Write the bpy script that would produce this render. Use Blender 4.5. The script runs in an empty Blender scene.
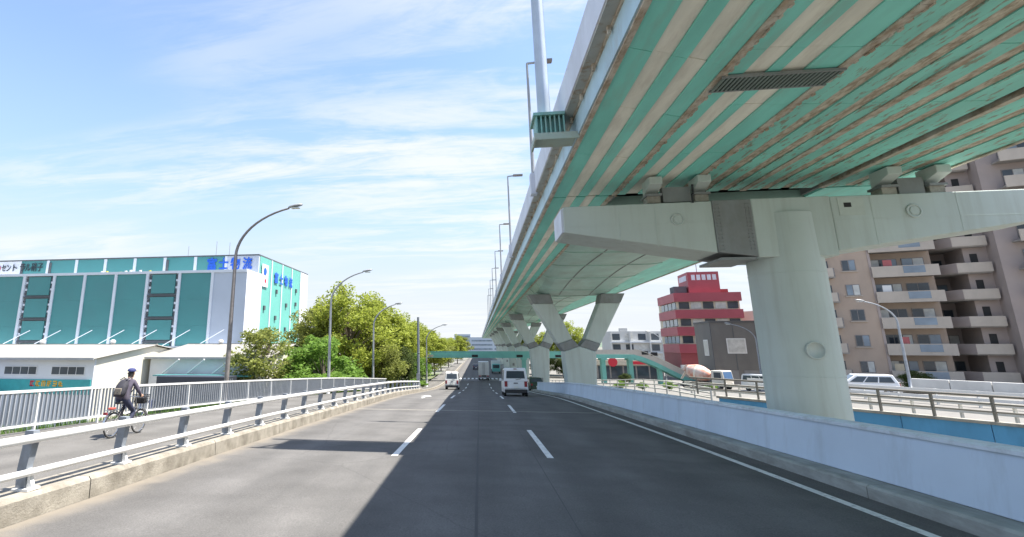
import bpy, bmesh, math, random
import numpy as np
from mathutils import Vector, Matrix
R = math.radians
random.seed(7)
scene = bpy.context.scene
COL = scene.collection

# ------------------------------------------------------------------ camera, sky, sun, exposure
F, CX, CY = 510.0, 405.0, 230.0
cam_d = bpy.data.cameras.new('camera')
cam = bpy.data.objects.new('camera', cam_d); COL.objects.link(cam)
cam_d.sensor_fit = 'HORIZONTAL'; cam_d.sensor_width = 36.0
cam_d.lens = 36.0 * F / 1024.0
cam_d.shift_x = (512.0 - CX) / 1024.0
cam_d.shift_y = -(268.5 - CY) / 1024.0
cam_d.clip_start = 0.1; cam_d.clip_end = 6000
cam.location = (0, 0, 2.1)
cam.rotation_euler = (R(90) + math.atan(115 / F), 0, math.atan(74 / math.hypot(F, 115)))
scene.camera = cam

SUN_EL, SUN_AZ = 65.5, 90.0        # sun stands to the right of the road, square to it
world = bpy.data.worlds.new('World'); scene.world = world; world.use_nodes = True
wn, wl = world.node_tree.nodes, world.node_tree.links
wn.clear()
w_out = wn.new('ShaderNodeOutputWorld'); w_bg = wn.new('ShaderNodeBackground')
w_sky = wn.new('ShaderNodeTexSky'); w_sky.sky_type = 'NISHITA'; w_sky.sun_disc = False
w_sky.sun_elevation = R(SUN_EL); w_sky.sun_rotation = R(SUN_AZ)
w_sky.air_density = 1.0; w_sky.dust_density = 0.7; w_sky.ozone_density = 1.0
w_tc = wn.new('ShaderNodeTexCoord')
# thin cirrus, laid out on a flat layer overhead (direction divided by its height)
w_sep = wn.new('ShaderNodeSeparateXYZ'); wl.new(w_tc.outputs['Generated'], w_sep.inputs[0])
def wmath(op, a, b=None, c=None):
    n = wn.new('ShaderNodeMath'); n.operation = op
    for i, v in enumerate((a, b, c)):
        if v is None: continue
        if isinstance(v, (int, float)): n.inputs[i].default_value = v
        else: wl.new(v, n.inputs[i])
    return n.outputs[0]
zc = wmath('MAXIMUM', wmath('ADD', w_sep.outputs[2], 0.10), 0.05)
w_cmb = wn.new('ShaderNodeCombineXYZ')
wl.new(wmath('DIVIDE', w_sep.outputs[0], zc), w_cmb.inputs[0])
wl.new(wmath('DIVIDE', w_sep.outputs[1], zc), w_cmb.inputs[1])
def wnoise(scale, detail, rough, dist, loc, rot, sc):
    mp = wn.new('ShaderNodeMapping'); wl.new(w_cmb.outputs[0], mp.inputs[0])
    mp.inputs['Location'].default_value = loc; mp.inputs['Rotation'].default_value = rot; mp.inputs['Scale'].default_value = sc
    n = wn.new('ShaderNodeTexNoise'); n.inputs['Scale'].default_value = scale; n.inputs['Detail'].default_value = detail
    n.inputs['Roughness'].default_value = rough; n.inputs['Distortion'].default_value = dist
    wl.new(mp.outputs[0], n.inputs['Vector']); return n.outputs[0]
def wramp(v, lo, hi):
    n = wn.new('ShaderNodeMapRange'); n.interpolation_type = 'SMOOTHSTEP'
    n.inputs[1].default_value = lo; n.inputs[2].default_value = hi
    wl.new(v, n.inputs[0]); return n.outputs[0]
c_big = wnoise(0.55, 3, 0.5, 0.3, (3.3, 1.2, 0), (0, 0, R(12)), (0.6, 1.5, 1))
c_str = wnoise(1.9, 9, 0.62, 0.7, (0.4, 7.7, 0), (0, 0, R(20)), (0.45, 1.9, 1))
c_fine = wnoise(7.0, 8, 0.65, 1.0, (5.0, 2.0, 0), (0, 0, R(-14)), (0.5, 1.4, 1))
cloud = wmath('MULTIPLY', wramp(c_big, 0.36, 0.62), wramp(wmath('ADD', wmath('MULTIPLY', c_str, 0.75), wmath('MULTIPLY', c_fine, 0.25)), 0.40, 0.62))
cloud = wmath('MULTIPLY', cloud, 0.9)
# pale humid air thickening toward the horizon, the same all the way round
veil = wn.new('ShaderNodeMapRange'); veil.interpolation_type = 'SMOOTHSTEP'
veil.inputs[1].default_value = 0.55; veil.inputs[2].default_value = -0.06; veil.inputs[3].default_value = 0.03; veil.inputs[4].default_value = 0.95
wl.new(w_sep.outputs[2], veil.inputs[0])
w_mix0 = wn.new('ShaderNodeMix'); w_mix0.data_type = 'RGBA'
wl.new(veil.outputs[0], w_mix0.inputs[0]); wl.new(w_sky.outputs[0], w_mix0.inputs[6]); w_mix0.inputs[7].default_value = (1.75, 2.25, 3.0, 1)
hz_ = wn.new('ShaderNodeMapRange'); hz_.interpolation_type = 'SMOOTHSTEP'
hz_.inputs[1].default_value = 0.30; hz_.inputs[2].default_value = -0.02; hz_.inputs[3].default_value = 0.0; hz_.inputs[4].default_value = 0.95
wl.new(w_sep.outputs[2], hz_.inputs[0])
w_mix1 = wn.new('ShaderNodeMix'); w_mix1.data_type = 'RGBA'
wl.new(hz_.outputs[0], w_mix1.inputs[0]); wl.new(w_mix0.outputs[2], w_mix1.inputs[6]); w_mix1.inputs[7].default_value = (2.95, 3.05, 3.15, 1)
w_mix = wn.new('ShaderNodeMix'); w_mix.data_type = 'RGBA'
wl.new(cloud, w_mix.inputs[0]); wl.new(w_mix1.outputs[2], w_mix.inputs[6])
w_mix.inputs[7].default_value = (3.15, 3.25, 3.35, 1)
wl.new(w_mix.outputs[2], w_bg.inputs[0]); w_bg.inputs[1].default_value = 0.12
wl.new(w_bg.outputs[0], w_out.inputs[0])

sun_d = bpy.data.lights.new('sun', 'SUN'); sun_d.energy = 4.7; sun_d.angle = R(0.5); sun_d.color = (1.0, 0.94, 0.85)
sun = bpy.data.objects.new('sun', sun_d); COL.objects.link(sun)
sun.rotation_euler = (0, R(90 - SUN_EL), R(90 - SUN_AZ))
sun.location = (20, 0, 60)

scene.view_settings.view_transform = 'Standard'; scene.view_settings.look = 'None'
scene.view_settings.exposure = 1.4; scene.view_settings.gamma = 1.0
scene.view_settings.use_curve_mapping = False
scene.cycles.use_denoising = True
scene.cycles.max_bounces = 8; scene.cycles.diffuse_bounces = 4

# ------------------------------------------------------------------ helpers
def sock(n, *names):
    for s in names:
        if s in n.inputs: return n.inputs[s]

MATS = {}
def mat(name, col, rough=0.6, var=0.12, scale=2.0, metal=0.0, bump=0.0, bscale=60.0, stretch=(1, 1, 1),
        dirt=None, dirt_amt=0.5, dscale=0.8, dstretch=(1, 1, 1), trans=0.0, spec=0.5, dlo=0.45, dhi=0.7):
    """procedural paint: base colour with large soft variation, an optional second colour in patches, fine bump"""
    if name in MATS: return MATS[name]
    m = bpy.data.materials.new(name); m.use_nodes = True
    nt = m.node_tree; ns, ls = nt.nodes, nt.links
    b = ns['Principled BSDF']
    b.inputs['Roughness'].default_value = rough; b.inputs['Metallic'].default_value = metal
    sock(b, 'Specular IOR Level', 'Specular').default_value = spec
    geo = ns.new('ShaderNodeNewGeometry')
    def noise(sc, detail, st, rough_=0.55):
        mp = ns.new('ShaderNodeMapping'); mp.inputs['Scale'].default_value = st
        ls.new(geo.outputs['Position'], mp.inputs[0])
        n = ns.new('ShaderNodeTexNoise'); n.inputs['Scale'].default_value = sc; n.inputs['Detail'].default_value = detail
        n.inputs['Roughness'].default_value = rough_
        ls.new(mp.outputs[0], n.inputs['Vector']); return n.outputs[0]
    n1 = noise(scale, 5, stretch)
    mx = ns.new('ShaderNodeMix'); mx.data_type = 'RGBA'
    lo = tuple(max(0, c * (1 - var)) for c in col) + (1,); hi = tuple(min(1, c * (1 + var)) for c in col) + (1,)
    mr = ns.new('ShaderNodeMapRange'); mr.inputs[1].default_value = 0.3; mr.inputs[2].default_value = 0.7
    ls.new(n1, mr.inputs[0]); ls.new(mr.outputs[0], mx.inputs[0])
    mx.inputs[6].default_value = lo; mx.inputs[7].default_value = hi
    out = mx.outputs[2]
    if dirt:
        n2 = noise(dscale, 8, dstretch, 0.65)
        r2 = ns.new('ShaderNodeMapRange'); r2.inputs[1].default_value = dlo; r2.inputs[2].default_value = dhi
        r2.inputs[4].default_value = dirt_amt
        ls.new(n2, r2.inputs[0])
        m2 = ns.new('ShaderNodeMix'); m2.data_type = 'RGBA'
        ls.new(r2.outputs[0], m2.inputs[0]); ls.new(out, m2.inputs[6]); m2.inputs[7].default_value = tuple(dirt) + (1,)
        out = m2.outputs[2]
    ls.new(out, b.inputs['Base Color'])
    if bump:
        n3 = noise(bscale, 4, (1, 1, 1))
        bp = ns.new('ShaderNodeBump'); bp.inputs['Strength'].default_value = bump; bp.inputs['Distance'].default_value = 0.02
        ls.new(n3, bp.inputs['Height']); ls.new(bp.outputs[0], b.inputs['Normal'])
    if trans:
        tr = ns.new('ShaderNodeBsdfTranslucent'); ls.new(out, tr.inputs[0])
        ms = ns.new('ShaderNodeMixShader'); ms.inputs[0].default_value = trans
        ls.new(b.outputs[0], ms.inputs[1]); ls.new(tr.outputs[0], ms.inputs[2])
        ls.new(ms.outputs[0], ns['Material Output'].inputs[0])
    MATS[name] = m
    return m

class MB:
    """collects shapes, build() links them as one mesh object"""
    def __init__(s): s.v = []; s.f = []; s.smooth = []
    def add(s, vs, fs, smooth=False):
        o = len(s.v); s.v += [tuple(p) for p in vs]
        s.f += [tuple(i + o for i in f) for f in fs]; s.smooth += [smooth] * len(fs)
        return s
    def box(s, x0, x1, y0, y1, z0, z1):
        vs = [(x, y, z) for z in (z0, z1) for y in (y0, y1) for x in (x0, x1)]
        return s.add(vs, [(0, 2, 3, 1), (4, 5, 7, 6), (0, 1, 5, 4), (2, 6, 7, 3), (0, 4, 6, 2), (1, 3, 7, 5)])
    def quad(s, a, b, c, d): return s.add([a, b, c, d], [(0, 1, 2, 3)])
    def obox(s, p, q, w, h, up=(0, 0, 1)):
        """a bar of section w x h from p to q"""
        p, q = Vector(p), Vector(q); d = (q - p).normalized(); u = Vector(up)
        if abs(d.dot(u)) > 0.98: u = Vector((0, 1, 0))
        sd = d.cross(u).normalized(); u = sd.cross(d)
        vs = []
        for c in (p, q):
            for a, b in ((-1, -1), (1, -1), (1, 1), (-1, 1)): vs.append(c + sd * a * w / 2 + u * b * h / 2)
        return s.add(vs, [(3, 2, 1, 0), (4, 5, 6, 7), (0, 1, 5, 4), (1, 2, 6, 5), (2, 3, 7, 6), (3, 0, 4, 7)])
    def tube(s, pts, rad, n=8, cap=True):
        pts = [Vector(p) for p in pts]; m = len(pts)
        if isinstance(rad, (int, float)): rad = [rad] * m
        vs = []; prev = None
        for i, p in enumerate(pts):
            t = (pts[min(i + 1, m - 1)] - pts[max(i - 1, 0)]).normalized()
            u = Vector((0, 0, 1)) if prev is None else prev
            if abs(t.dot(u)) > 0.95: u = Vector((0, 1, 0)) if abs(t.y) < 0.9 else Vector((1, 0, 0))
            sd = t.cross(u).normalized(); u2 = sd.cross(t).normalized(); prev = u2
            for k in range(n):
                a = 2 * math.pi * k / n
                vs.append(p + (sd * math.cos(a) + u2 * math.sin(a)) * rad[i])
        fs = [(i * n + k, i * n + (k + 1) % n, (i + 1) * n + (k + 1) % n, (i + 1) * n + k) for i in range(m - 1) for k in range(n)]
        s.add(vs, fs, True)
        if cap: s.add(vs[:n], [tuple(range(n - 1, -1, -1))]); s.add(vs[-n:], [tuple(range(n))])
        return s
    def lathe(s, prof, c=(0, 0, 0), axis='z', n=24):
        """profile of (radius, height) turned about an axis through c"""
        vs = []
        for r, h in prof:
            for k in range(n):
                a = 2 * math.pi * k / n; p = (r * math.cos(a), r * math.sin(a), h)
                if axis == 'x': p = (h, p[0], p[1])
                if axis == 'y': p = (p[1], h, p[0])
                vs.append((c[0] + p[0], c[1] + p[1], c[2] + p[2]))
        fs = [(i * n + k, i * n + (k + 1) % n, (i + 1) * n + (k + 1) % n, (i + 1) * n + k) for i in range(len(prof) - 1) for k in range(n)]
        s.add(vs, fs, True)
        s.add(vs[:n], [tuple(range(n - 1, -1, -1))]); s.add(vs[-n:], [tuple(range(n))])
        return s
    def prism(s, poly, axis, a, b):
        """polygon of 2D points pushed along an axis from a to b"""
        n = len(poly)
        def P(u, v, w):
            return {'x': (w, u, v), 'y': (u, w, v), 'z': (u, v, w)}[axis]
        vs = [P(u, v, a) for u, v in poly] + [P(u, v, b) for u, v in poly]
        fs = [tuple(range(n - 1, -1, -1)), tuple(range(n, 2 * n))] + [(i, (i + 1) % n, n + (i + 1) % n, n + i) for i in range(n)]
        return s.add(vs, fs)
    def sweep(s, poly, stations, close=True):
        """cross-section poly [(x,z)] carried through stations [(y, dx, dz)]"""
        n = len(poly); vs = []
        for y, dx, dz in stations: vs += [(x + dx, y, z + dz) for x, z in poly]
        k = n if close else n - 1
        fs = [(i * n + j, i * n + (j + 1) % n, (i + 1) * n + (j + 1) % n, (i + 1) * n + j) for i in range(len(stations) - 1) for j in range(k)]
        s.add(vs, fs)
        if close: s.add(vs[:n], [tuple(range(n))]); s.add(vs[-n:], [tuple(range(n - 1, -1, -1))])
        return s
    def mesh(s, name):
        me = bpy.data.meshes.new(name); me.from_pydata(s.v, [], s.f)
        me.polygons.foreach_set('use_smooth', s.smooth)
        bm = bmesh.new(); bm.from_mesh(me); bmesh.ops.recalc_face_normals(bm, faces=bm.faces); bm.to_mesh(me); bm.free()
        me.update(); return me
    def build(s, name, m, parent=None, world=False, bevel=0.0, seg=2):
        if world and parent is not None:
            o = parent.location; s.v = [(x - o.x, y - o.y, z - o.z) for x, y, z in s.v]
        me = s.mesh(name); me.materials.append(m)
        ob = bpy.data.objects.new(name, me); COL.objects.link(ob); ob.parent = parent
        if bevel:
            bv = ob.modifiers.new('bevel', 'BEVEL'); bv.width = bevel; bv.segments = seg; bv.limit_method = 'ANGLE'; bv.angle_limit = R(40)
            bv.harden_normals = False
        return ob

def tag(o, label=None, cat=None, group=None, kind=None):
    if label: o['label'] = label
    if cat: o['category'] = cat
    if group: o['group'] = group
    if kind: o['kind'] = kind
    return o
def thing(name, loc, label, cat, group=None, rz=0.0):
    o = bpy.data.objects.new(name, None); COL.objects.link(o)
    o.location = loc; o.rotation_euler = (0, 0, rz); o.empty_display_size = 0.3
    return tag(o, label, cat, group)
def inst(ob, parent, loc=(0, 0, 0), rot=None, scale=None, name=None):
    c = ob.copy(); COL.objects.link(c); c.parent = parent; c.location = loc
    if rot is not None: c.rotation_euler = rot
    if scale is not None: c.scale = scale
    return c
def part_from(me, name, parent, loc=(0, 0, 0), rot=(0, 0, 0), scale=(1, 1, 1)):
    ob = bpy.data.objects.new(name, me); COL.objects.link(ob); ob.parent = parent
    ob.location = loc; ob.rotation_euler = rot; ob.scale = scale; return ob
def copy_tree(o, parent=None):
    c = o.copy(); COL.objects.link(c); c.parent = parent
    for ch in list(o.children): copy_tree(ch, c)
    return c
def unit_box(name, m):
    me = MB().box(-.5, .5, -.5, .5, -.5, .5).mesh(name); me.materials.append(m); return me
def text_part(body, size, m, parent, loc, rot, name='lettering', depth=0.02, width=None, bold=0.0):
    cu = bpy.data.curves.new(name, 'FONT'); cu.body = body; cu.size = size; cu.extrude = depth; cu.resolution_u = 2
    cu.offset = bold
    cu.align_x = 'LEFT'
    to = bpy.data.objects.new(name, cu); COL.objects.link(to)
    dg = bpy.context.evaluated_depsgraph_get()
    me = bpy.data.meshes.new_from_object(to.evaluated_get(dg))
    bpy.data.objects.remove(to)
    me.name = name; me.materials.clear(); me.materials.append(m)
    ob = bpy.data.objects.new(name, me); COL.objects.link(ob); ob.parent = parent
    ob.location = loc; ob.rotation_euler = rot
    if width and len(me.vertices):
        xs = [v.co.x for v in me.vertices]; k = width / (max(xs) - min(xs)); ob.scale = (k, 1, 1)
    return ob

# ------------------------------------------------------------------ levels: the road runs down off a bridge and flattens out
YS = [-60, -40, -20, 0, 8, 15, 25, 37, 43, 55, 70, 85, 100, 115, 140, 400, 3000]
ZS = [.7, .6, .4, 0, -.27, -.52, -.95, -1.5, -1.85, -2.65, -3.6, -4.25, -4.55, -4.62, -4.62, -4.62, -4.62]
_h = np.arange(-60, 400, 1.0); _z = np.interp(_h, YS, ZS)
_k = np.ones(9) / 9; _zs = np.convolve(np.pad(_z, 4, mode='edge'), _k, mode='valid')
_zs = _zs - np.interp(0, _h, _zs)
def zr(y): return float(np.interp(y, _h, _zs))
GZ = -4.9
YR = [-60, 45, 50, 67, 85, 100, 130, 3000]; ZR = [-1.75, -1.75, -1.95, -3.2, -4.3, -4.65, -4.7, -4.7]
def zg(y): return float(np.interp(y, YR, ZR))
def stations(y0, y1, step=2.0, dx=None):
    n = max(1, int(math.ceil((y1 - y0) / step)))
    return [(y0 + (y1 - y0) * i / n, dx(y0 + (y1 - y0) * i / n) if dx else 0.0, zr(y0 + (y1 - y0) * i / n)) for i in range(n + 1)]

# ------------------------------------------------------------------ materials
def asphalt(name, col, col2, dust=False):
    m = mat(name, col, rough=0.88, var=0.10, scale=0.5, bump=0.35, bscale=90, dirt=col2, dirt_amt=0.55, dscale=0.7, dstretch=(3.0, 0.22, 1), spec=0.25)
    nt = m.node_tree; ns, ls = nt.nodes, nt.links
    b = ns['Principled BSDF']; src = b.inputs['Base Color'].links[0].from_socket
    geo = ns.new('ShaderNodeNewGeometry')
    # aggregate speckle
    n = ns.new('ShaderNodeTexNoise'); n.inputs['Scale'].default_value = 45; n.inputs['Detail'].default_value = 3
    ls.new(geo.outputs['Position'], n.inputs['Vector'])
    mr = ns.new('ShaderNodeMapRange'); mr.inputs[1].default_value = 0.3; mr.inputs[2].default_value = 0.7; mr.inputs[3].default_value = 0.80; mr.inputs[4].default_value = 1.2
    ls.new(n.outputs[0], mr.inputs[0])
    mu = ns.new('ShaderNodeMix'); mu.data_type = 'RGBA'; mu.blend_type = 'MULTIPLY'; mu.inputs[0].default_value = 1
    ls.new(src, mu.inputs[6]); ls.new(mr.outputs[0], mu.inputs[7])
    out = mu.outputs[2]
    def mul(fac_socket, lo, hi, a, b_):
        nonlocal_out = out
        r_ = ns.new('ShaderNodeMapRange'); r_.inputs[1].default_value = a; r_.inputs[2].default_value = b_; r_.inputs[3].default_value = lo; r_.inputs[4].default_value = hi
        ls.new(fac_socket, r_.inputs[0])
        x_ = ns.new('ShaderNodeMix'); x_.data_type = 'RGBA'; x_.blend_type = 'MULTIPLY'; x_.inputs[0].default_value = 1
        ls.new(nonlocal_out, x_.inputs[6]); ls.new(r_.outputs[0], x_.inputs[7]); return x_.outputs[2]
    wv = ns.new('ShaderNodeTexWave'); wv.inputs['Scale'].default_value = .178; wv.inputs['Distortion'].default_value = 1.2; wv.inputs['Detail'].default_value = 3; wv.inputs['Detail Scale'].default_value = .6
    mpw = ns.new('ShaderNodeMapping'); mpw.inputs['Scale'].default_value = (1, .06, 1); ls.new(geo.outputs['Position'], mpw.inputs[0]); ls.new(mpw.outputs[0], wv.inputs['Vector'])
    out = mul(wv.outputs['Fac'], .92, 1.08, 0, 1)
    nz_ = ns.new('ShaderNodeTexNoise'); nz_.inputs['Scale'].default_value = .9; nz_.inputs['Detail'].default_value = 4; ls.new(geo.outputs['Position'], nz_.inputs['Vector'])
    out = mul(nz_.outputs[0], .86, 1.14, .3, .7)
    vo = ns.new('ShaderNodeTexVoronoi'); vo.feature = 'DISTANCE_TO_EDGE'; vo.inputs['Scale'].default_value = .16
    vm = ns.new('ShaderNodeMix'); vm.data_type = 'VECTOR'; vm.inputs[0].default_value = .22; ls.new(geo.outputs['Position'], vm.inputs[4]); ls.new(nz_.outputs[1], vm.inputs[5]); ls.new(vm.outputs[1], vo.inputs['Vector'])
    out = mul(vo.outputs[0], .84, 1.0, .0, .003)
    if dust:   # sandy dust lying along the left kerb
        sp = ns.new('ShaderNodeSeparateXYZ'); ls.new(geo.outputs['Position'], sp.inputs[0])
        n2 = ns.new('ShaderNodeTexNoise'); n2.inputs['Scale'].default_value = 1.6; n2.inputs['Detail'].default_value = 6
        ls.new(geo.outputs['Position'], n2.inputs['Vector'])
        ad = ns.new('ShaderNodeMath'); ad.operation = 'MULTIPLY_ADD'; ls.new(n2.outputs[0], ad.inputs[0]); ad.inputs[1].default_value = 0.9; ls.new(sp.outputs[0], ad.inputs[2])
        r = ns.new('ShaderNodeMapRange'); r.interpolation_type = 'SMOOTHSTEP'; r.inputs[1].default_value = -5.1; r.inputs[2].default_value = -5.75; r.inputs[3].default_value = 0; r.inputs[4].default_value = 0.85
        ls.new(ad.outputs[0], r.inputs[0])
        m3 = ns.new('ShaderNodeMix'); m3.data_type = 'RGBA'; ls.new(r.outputs[0], m3.inputs[0]); ls.new(out, m3.inputs[6]); m3.inputs[7].default_value = (.215, .19, .155, 1)
        out = m3.outputs[2]
    ls.new(out, b.inputs['Base Color'])
    return m
M_ROAD = asphalt('asphalt', (.120, .116, .112), (.096, .094, .092), dust=True)
M_WALK = asphalt('footway_asphalt', (.132, .127, .119), (.108, .104, .099))
M_RROAD = mat('side_road', (.17, .165, .155), 0.9, dirt=(.21, .20, .19), dirt_amt=.5, dscale=.3)
M_GROUND = mat('ground', (.17, .165, .15), 0.95, var=.25, scale=.2, dirt=(.10, .13, .06), dirt_amt=.6, dscale=.05)
M_PAINT = mat('road_paint', (.70, .70, .68), 0.7, var=.08, dirt=(.2, .2, .2), dirt_amt=.75, dscale=9, dlo=.52, dhi=.68)
M_SEAL = mat('seal', (.055, .055, .056), 0.8)
M_CONC = mat('concrete', (.36, .34, .30), 0.9, var=.18, scale=1.3, bump=.4, bscale=25, dirt=(.15, .14, .12), dirt_amt=.7, dscale=1.6, dstretch=(1, 1, .5))
M_CONC2 = mat('kerb_concrete', (.285, .262, .222), 0.9, var=.2, scale=2.0, bump=.5, bscale=30, dirt=(.13, .115, .09), dirt_amt=.8, dscale=2.2, dlo=.42, dhi=.68)
M_PARAPET = mat('parapet_paint', (.53, .63, .745), 0.6, var=.05, scale=.8, bump=.08, bscale=12, dirt=(.36, .42, .48), dirt_amt=.5, dscale=1.6, dstretch=(1, 1.6, .35), dlo=.50, dhi=.74)
M_PARCAP = mat('parapet_cap', (.62, .69, .76), 0.6, var=.05, dirt=(.35, .37, .37), dirt_amt=.6, dscale=3)
M_GCONC = mat('gutter_concrete', (.34, .36, .34), 0.85, var=.15, scale=2, dirt=(.16, .16, .14), dirt_amt=.75, dscale=2.5, dstretch=(1, .35, 1.2), dlo=.42, dhi=.7)
M_WHITE = mat('white_paint', (.66, .66, .65), 0.45, var=.04, dirt=(.45, .42, .38), dirt_amt=.35, dscale=4, dlo=.55, dhi=.8)
M_GALV = mat('galvanised', (.33, .36, .40), 0.5, var=.15, scale=6, metal=.35, dirt=(.2, .19, .18), dirt_amt=.4, dscale=8)
M_POSTG = mat('post_grey', (.20, .225, .26), 0.55, var=.15, scale=5, dirt=(.11, .10, .10), dirt_amt=.4, dscale=7)
M_TEAL = mat('viaduct_teal', (.23, .68, .58), 0.55, var=.13, scale=1.1, stretch=(1.5, .35, 1), dirt=(.30, .38, .31), dirt_amt=.5, dscale=1.3, dstretch=(1.6, .3, 1), dlo=.5, dhi=.75)
M_BEIGE = mat('viaduct_beige', (.84, .81, .70), 0.75, var=.12, scale=1.5, stretch=(1.5, .35, 1), dirt=(.52, .46, .38), dirt_amt=.5, dscale=2.0, dstretch=(2.0, .35, 1), dlo=.48, dhi=.72)
M_RUST = mat('rust', (.36, .28, .20), 0.9, var=.35, scale=7, dirt=(.62, .58, .50), dirt_amt=.8, dscale=5, dstretch=(1, .4, 1), dlo=.4, dhi=.6, bump=.6, bscale=14)
M_TEALRUST = mat('teal_rusting', (.245, .64, .54), 0.65, var=.14, scale=1.2, stretch=(1.5, .3, 1), dirt=(.27, .20, .13), dirt_amt=.8, dscale=2.8, dstretch=(3.0, .75, 1), dlo=.54, dhi=.62)
M_BEIGERUST = mat('beige_rusting', (.60, .54, .43), 0.8, var=.16, scale=1.6, stretch=(1.5, .3, 1), dirt=(.31, .24, .165), dirt_amt=.85, dscale=3.4, dstretch=(3.0, .9, 1), dlo=.42, dhi=.58)
M_DARK = mat('dark_gap', (.03, .03, .03), 0.9)
M_PALETEAL = mat('girder_green', (.38, .56, .50), 0.5, var=.12, scale=.5, dirt=(.30, .38, .32), dirt_amt=.6, dscale=.7, dstretch=(1, .5, 1))
M_FASCIA = mat('fascia_blue', (.45, .62, .70), 0.5, var=.08, dirt=(.32, .30, .25), dirt_amt=.6, dscale=1.4, dstretch=(1, .7, .3), dlo=.52, dhi=.7)
M_FASCIA2 = mat('fascia_underside', (.42, .42, .38), 0.8, var=.12, dirt=(.28, .17, .08), dirt_amt=.8, dscale=3, dlo=.52, dhi=.68)
M_VPAR = mat('viaduct_parapet', (.66, .69, .76), 0.6, var=.06, dirt=(.45, .45, .46), dirt_amt=.5, dscale=1.2, dstretch=(1, .5, .3))
M_PIER = mat('pier_paint', (.50, .555, .52), 0.55, var=.05, scale=.6, bump=.06, bscale=8, dirt=(.37, .39, .34), dirt_amt=.55, dscale=1.1, dstretch=(2.6, 2.6, .22), dlo=.48, dhi=.74)
M_PIERD = mat('pier_steel', (.235, .245, .245), 0.55, var=.1, scale=2, dirt=(.16, .15, .13), dirt_amt=.5, dscale=2, dstretch=(1, 1, .4))
M_BEARING = mat('bearing', (.37, .35, .30), 0.8, var=.2, scale=4, dirt=(.16, .13, .1), dirt_amt=.6, dscale=3)
M_POLEGREY = mat('pole_greyblue', (.45, .52, .60), 0.45, var=.08, metal=.2)
M_LAMPPOLE = mat('lamp_pole', (.21, .19, .18), 0.55, var=.2, scale=4, metal=.2)
M_LAMPPOLE2 = mat('lamp_pole_grey', (.34, .35, .36), 0.5, var=.1, metal=.3)
M_LAMPGLASS = mat('lamp_glass', (.62, .62, .58), 0.3, var=.03)
M_BLACK = mat('black_plastic', (.025, .025, .028), 0.5)
M_RUBBER = mat('rubber', (.03, .03, .03), 0.85)
M_GLASS = mat('window_glass', (.05, .065, .08), 0.08, var=.25, scale=.6)
M_GLASSB = mat('window_glass_pale', (.20, .25, .30), 0.12, var=.3, scale=.4)
M_CURTAIN = mat('window_curtain', (.50, .50, .47), 0.3, var=.2, scale=1.5)

# ------------------------------------------------------------------ ground and road
def sheet(name, pts, m, kind='structure', parent=None):
    b = MB(); b.add(pts, [tuple(range(len(pts)))]); o = b.build(name, m, parent)
    if parent is None: tag(o, kind=kind)
    return o
gr = sheet('ground', [(-2500, -400, GZ), (2500, -400, GZ), (2500, 3500, GZ), (-2500, 3500, GZ)], M_GROUND)
tag(gr, 'flat ground of the low-lying city around the bridge', 'ground')

RY0, RY1 = -45.0, 900.0
RX0, RX1 = -6.15, 6.2
def road_st():
    ys = list(np.arange(RY0, 150, 1.5)) + [150, 200, 300, 600, RY1]
    return [(float(y), 0.0, zr(min(y, 399))) for y in ys]
b = MB(); b.sweep([(RX0, 0.0), (RX1, 0.0), (RX1, -1.1), (RX0, -1.1)], road_st())
road = tag(b.build('road', M_ROAD), 'three-lane asphalt road running straight down off the bridge', 'road', kind='structure')
def strip(name, x0, x1, y0, y1, dz, m, parent, step=1.0):
    b = MB(); st = stations(y0, y1, step)
    b.add([p for y, _, z in st for p in ((x0, y, z + dz), (x1, y, z + dz))],
          [(2 * i, 2 * i + 1, 2 * i + 3, 2 * i + 2) for i in range(len(st) - 1)])
    return b.build(name, m, parent)
for k in range(12):
    y = 0.25 + 12.35 * k
    if y + 5.4 > 102: break
    strip('lane_dash', -2.11, -1.96, y, y + 5.4, .004, M_PAINT, road)
    strip('lane_dash', 1.47, 1.62, y + .3, y + 5.7, .004, M_PAINT, road)
strip('edge_line', 5.52, 5.68, -12, 64, .004, M_PAINT, road)
strip('sealed_seam', -.13, -.09, 2, 90, .003, M_SEAL, road)
strip('joint_sealant', 1.2, 1.215, 2, 60, .002, M_SEAL, road)
# expansion joint across the bridge: two pale steel edges with a rubber gap
for yy, ww, mm in ((25.8, .10, M_CONC), (25.93, .05, M_SEAL), (26.01, .10, M_CONC)):
    strip('expansion_joint', RX0 + .02, RX1 - .02, yy, yy + ww, .004, mm, road, step=.1)
# straight-on arrow in the left lane
ay = 37.0
b = MB(); poly = [(-4.12, ay), (-3.98, ay), (-3.98, ay + 2.9), (-3.6, ay + 2.9), (-4.05, ay + 5), (-4.5, ay + 2.9), (-4.12, ay + 2.9)]
b.add([(x, y, zr(y) + .005) for x, y in poly], [tuple(range(7))]); b.build('lane_arrow', M_PAINT, road)
for k in range(15):                        # crossing far down the road
    x = -5.7 + k * .8
    strip('crossing_bar', x, x + .42, 107, 111, .004, M_PAINT, road, step=2)
strip('stop_line', -5.9, 5.6, 104, 104.45, .004, M_PAINT, road)

# left kerb carrying the guard rail: cast lengths butted with thin joints
kerb = thing('kerb', (-6.4, 0, 0), 'stained concrete kerb under the white pipe guard rail', 'kerb'); tag(kerb, kind='structure')
del kerb['category']
y = -20.0
while y < 57:
    b = MB(); b.sweep([(-6.15, -.5), (-6.17, .27), (-6.21, .32), (-6.78, .33), (-6.80, .10), (-6.80, -.5)], stations(y, min(y + 3.98, 57), 1.0))
    b.build('kerb_length', M_CONC2, kerb, world=True); y += 4.0
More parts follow.
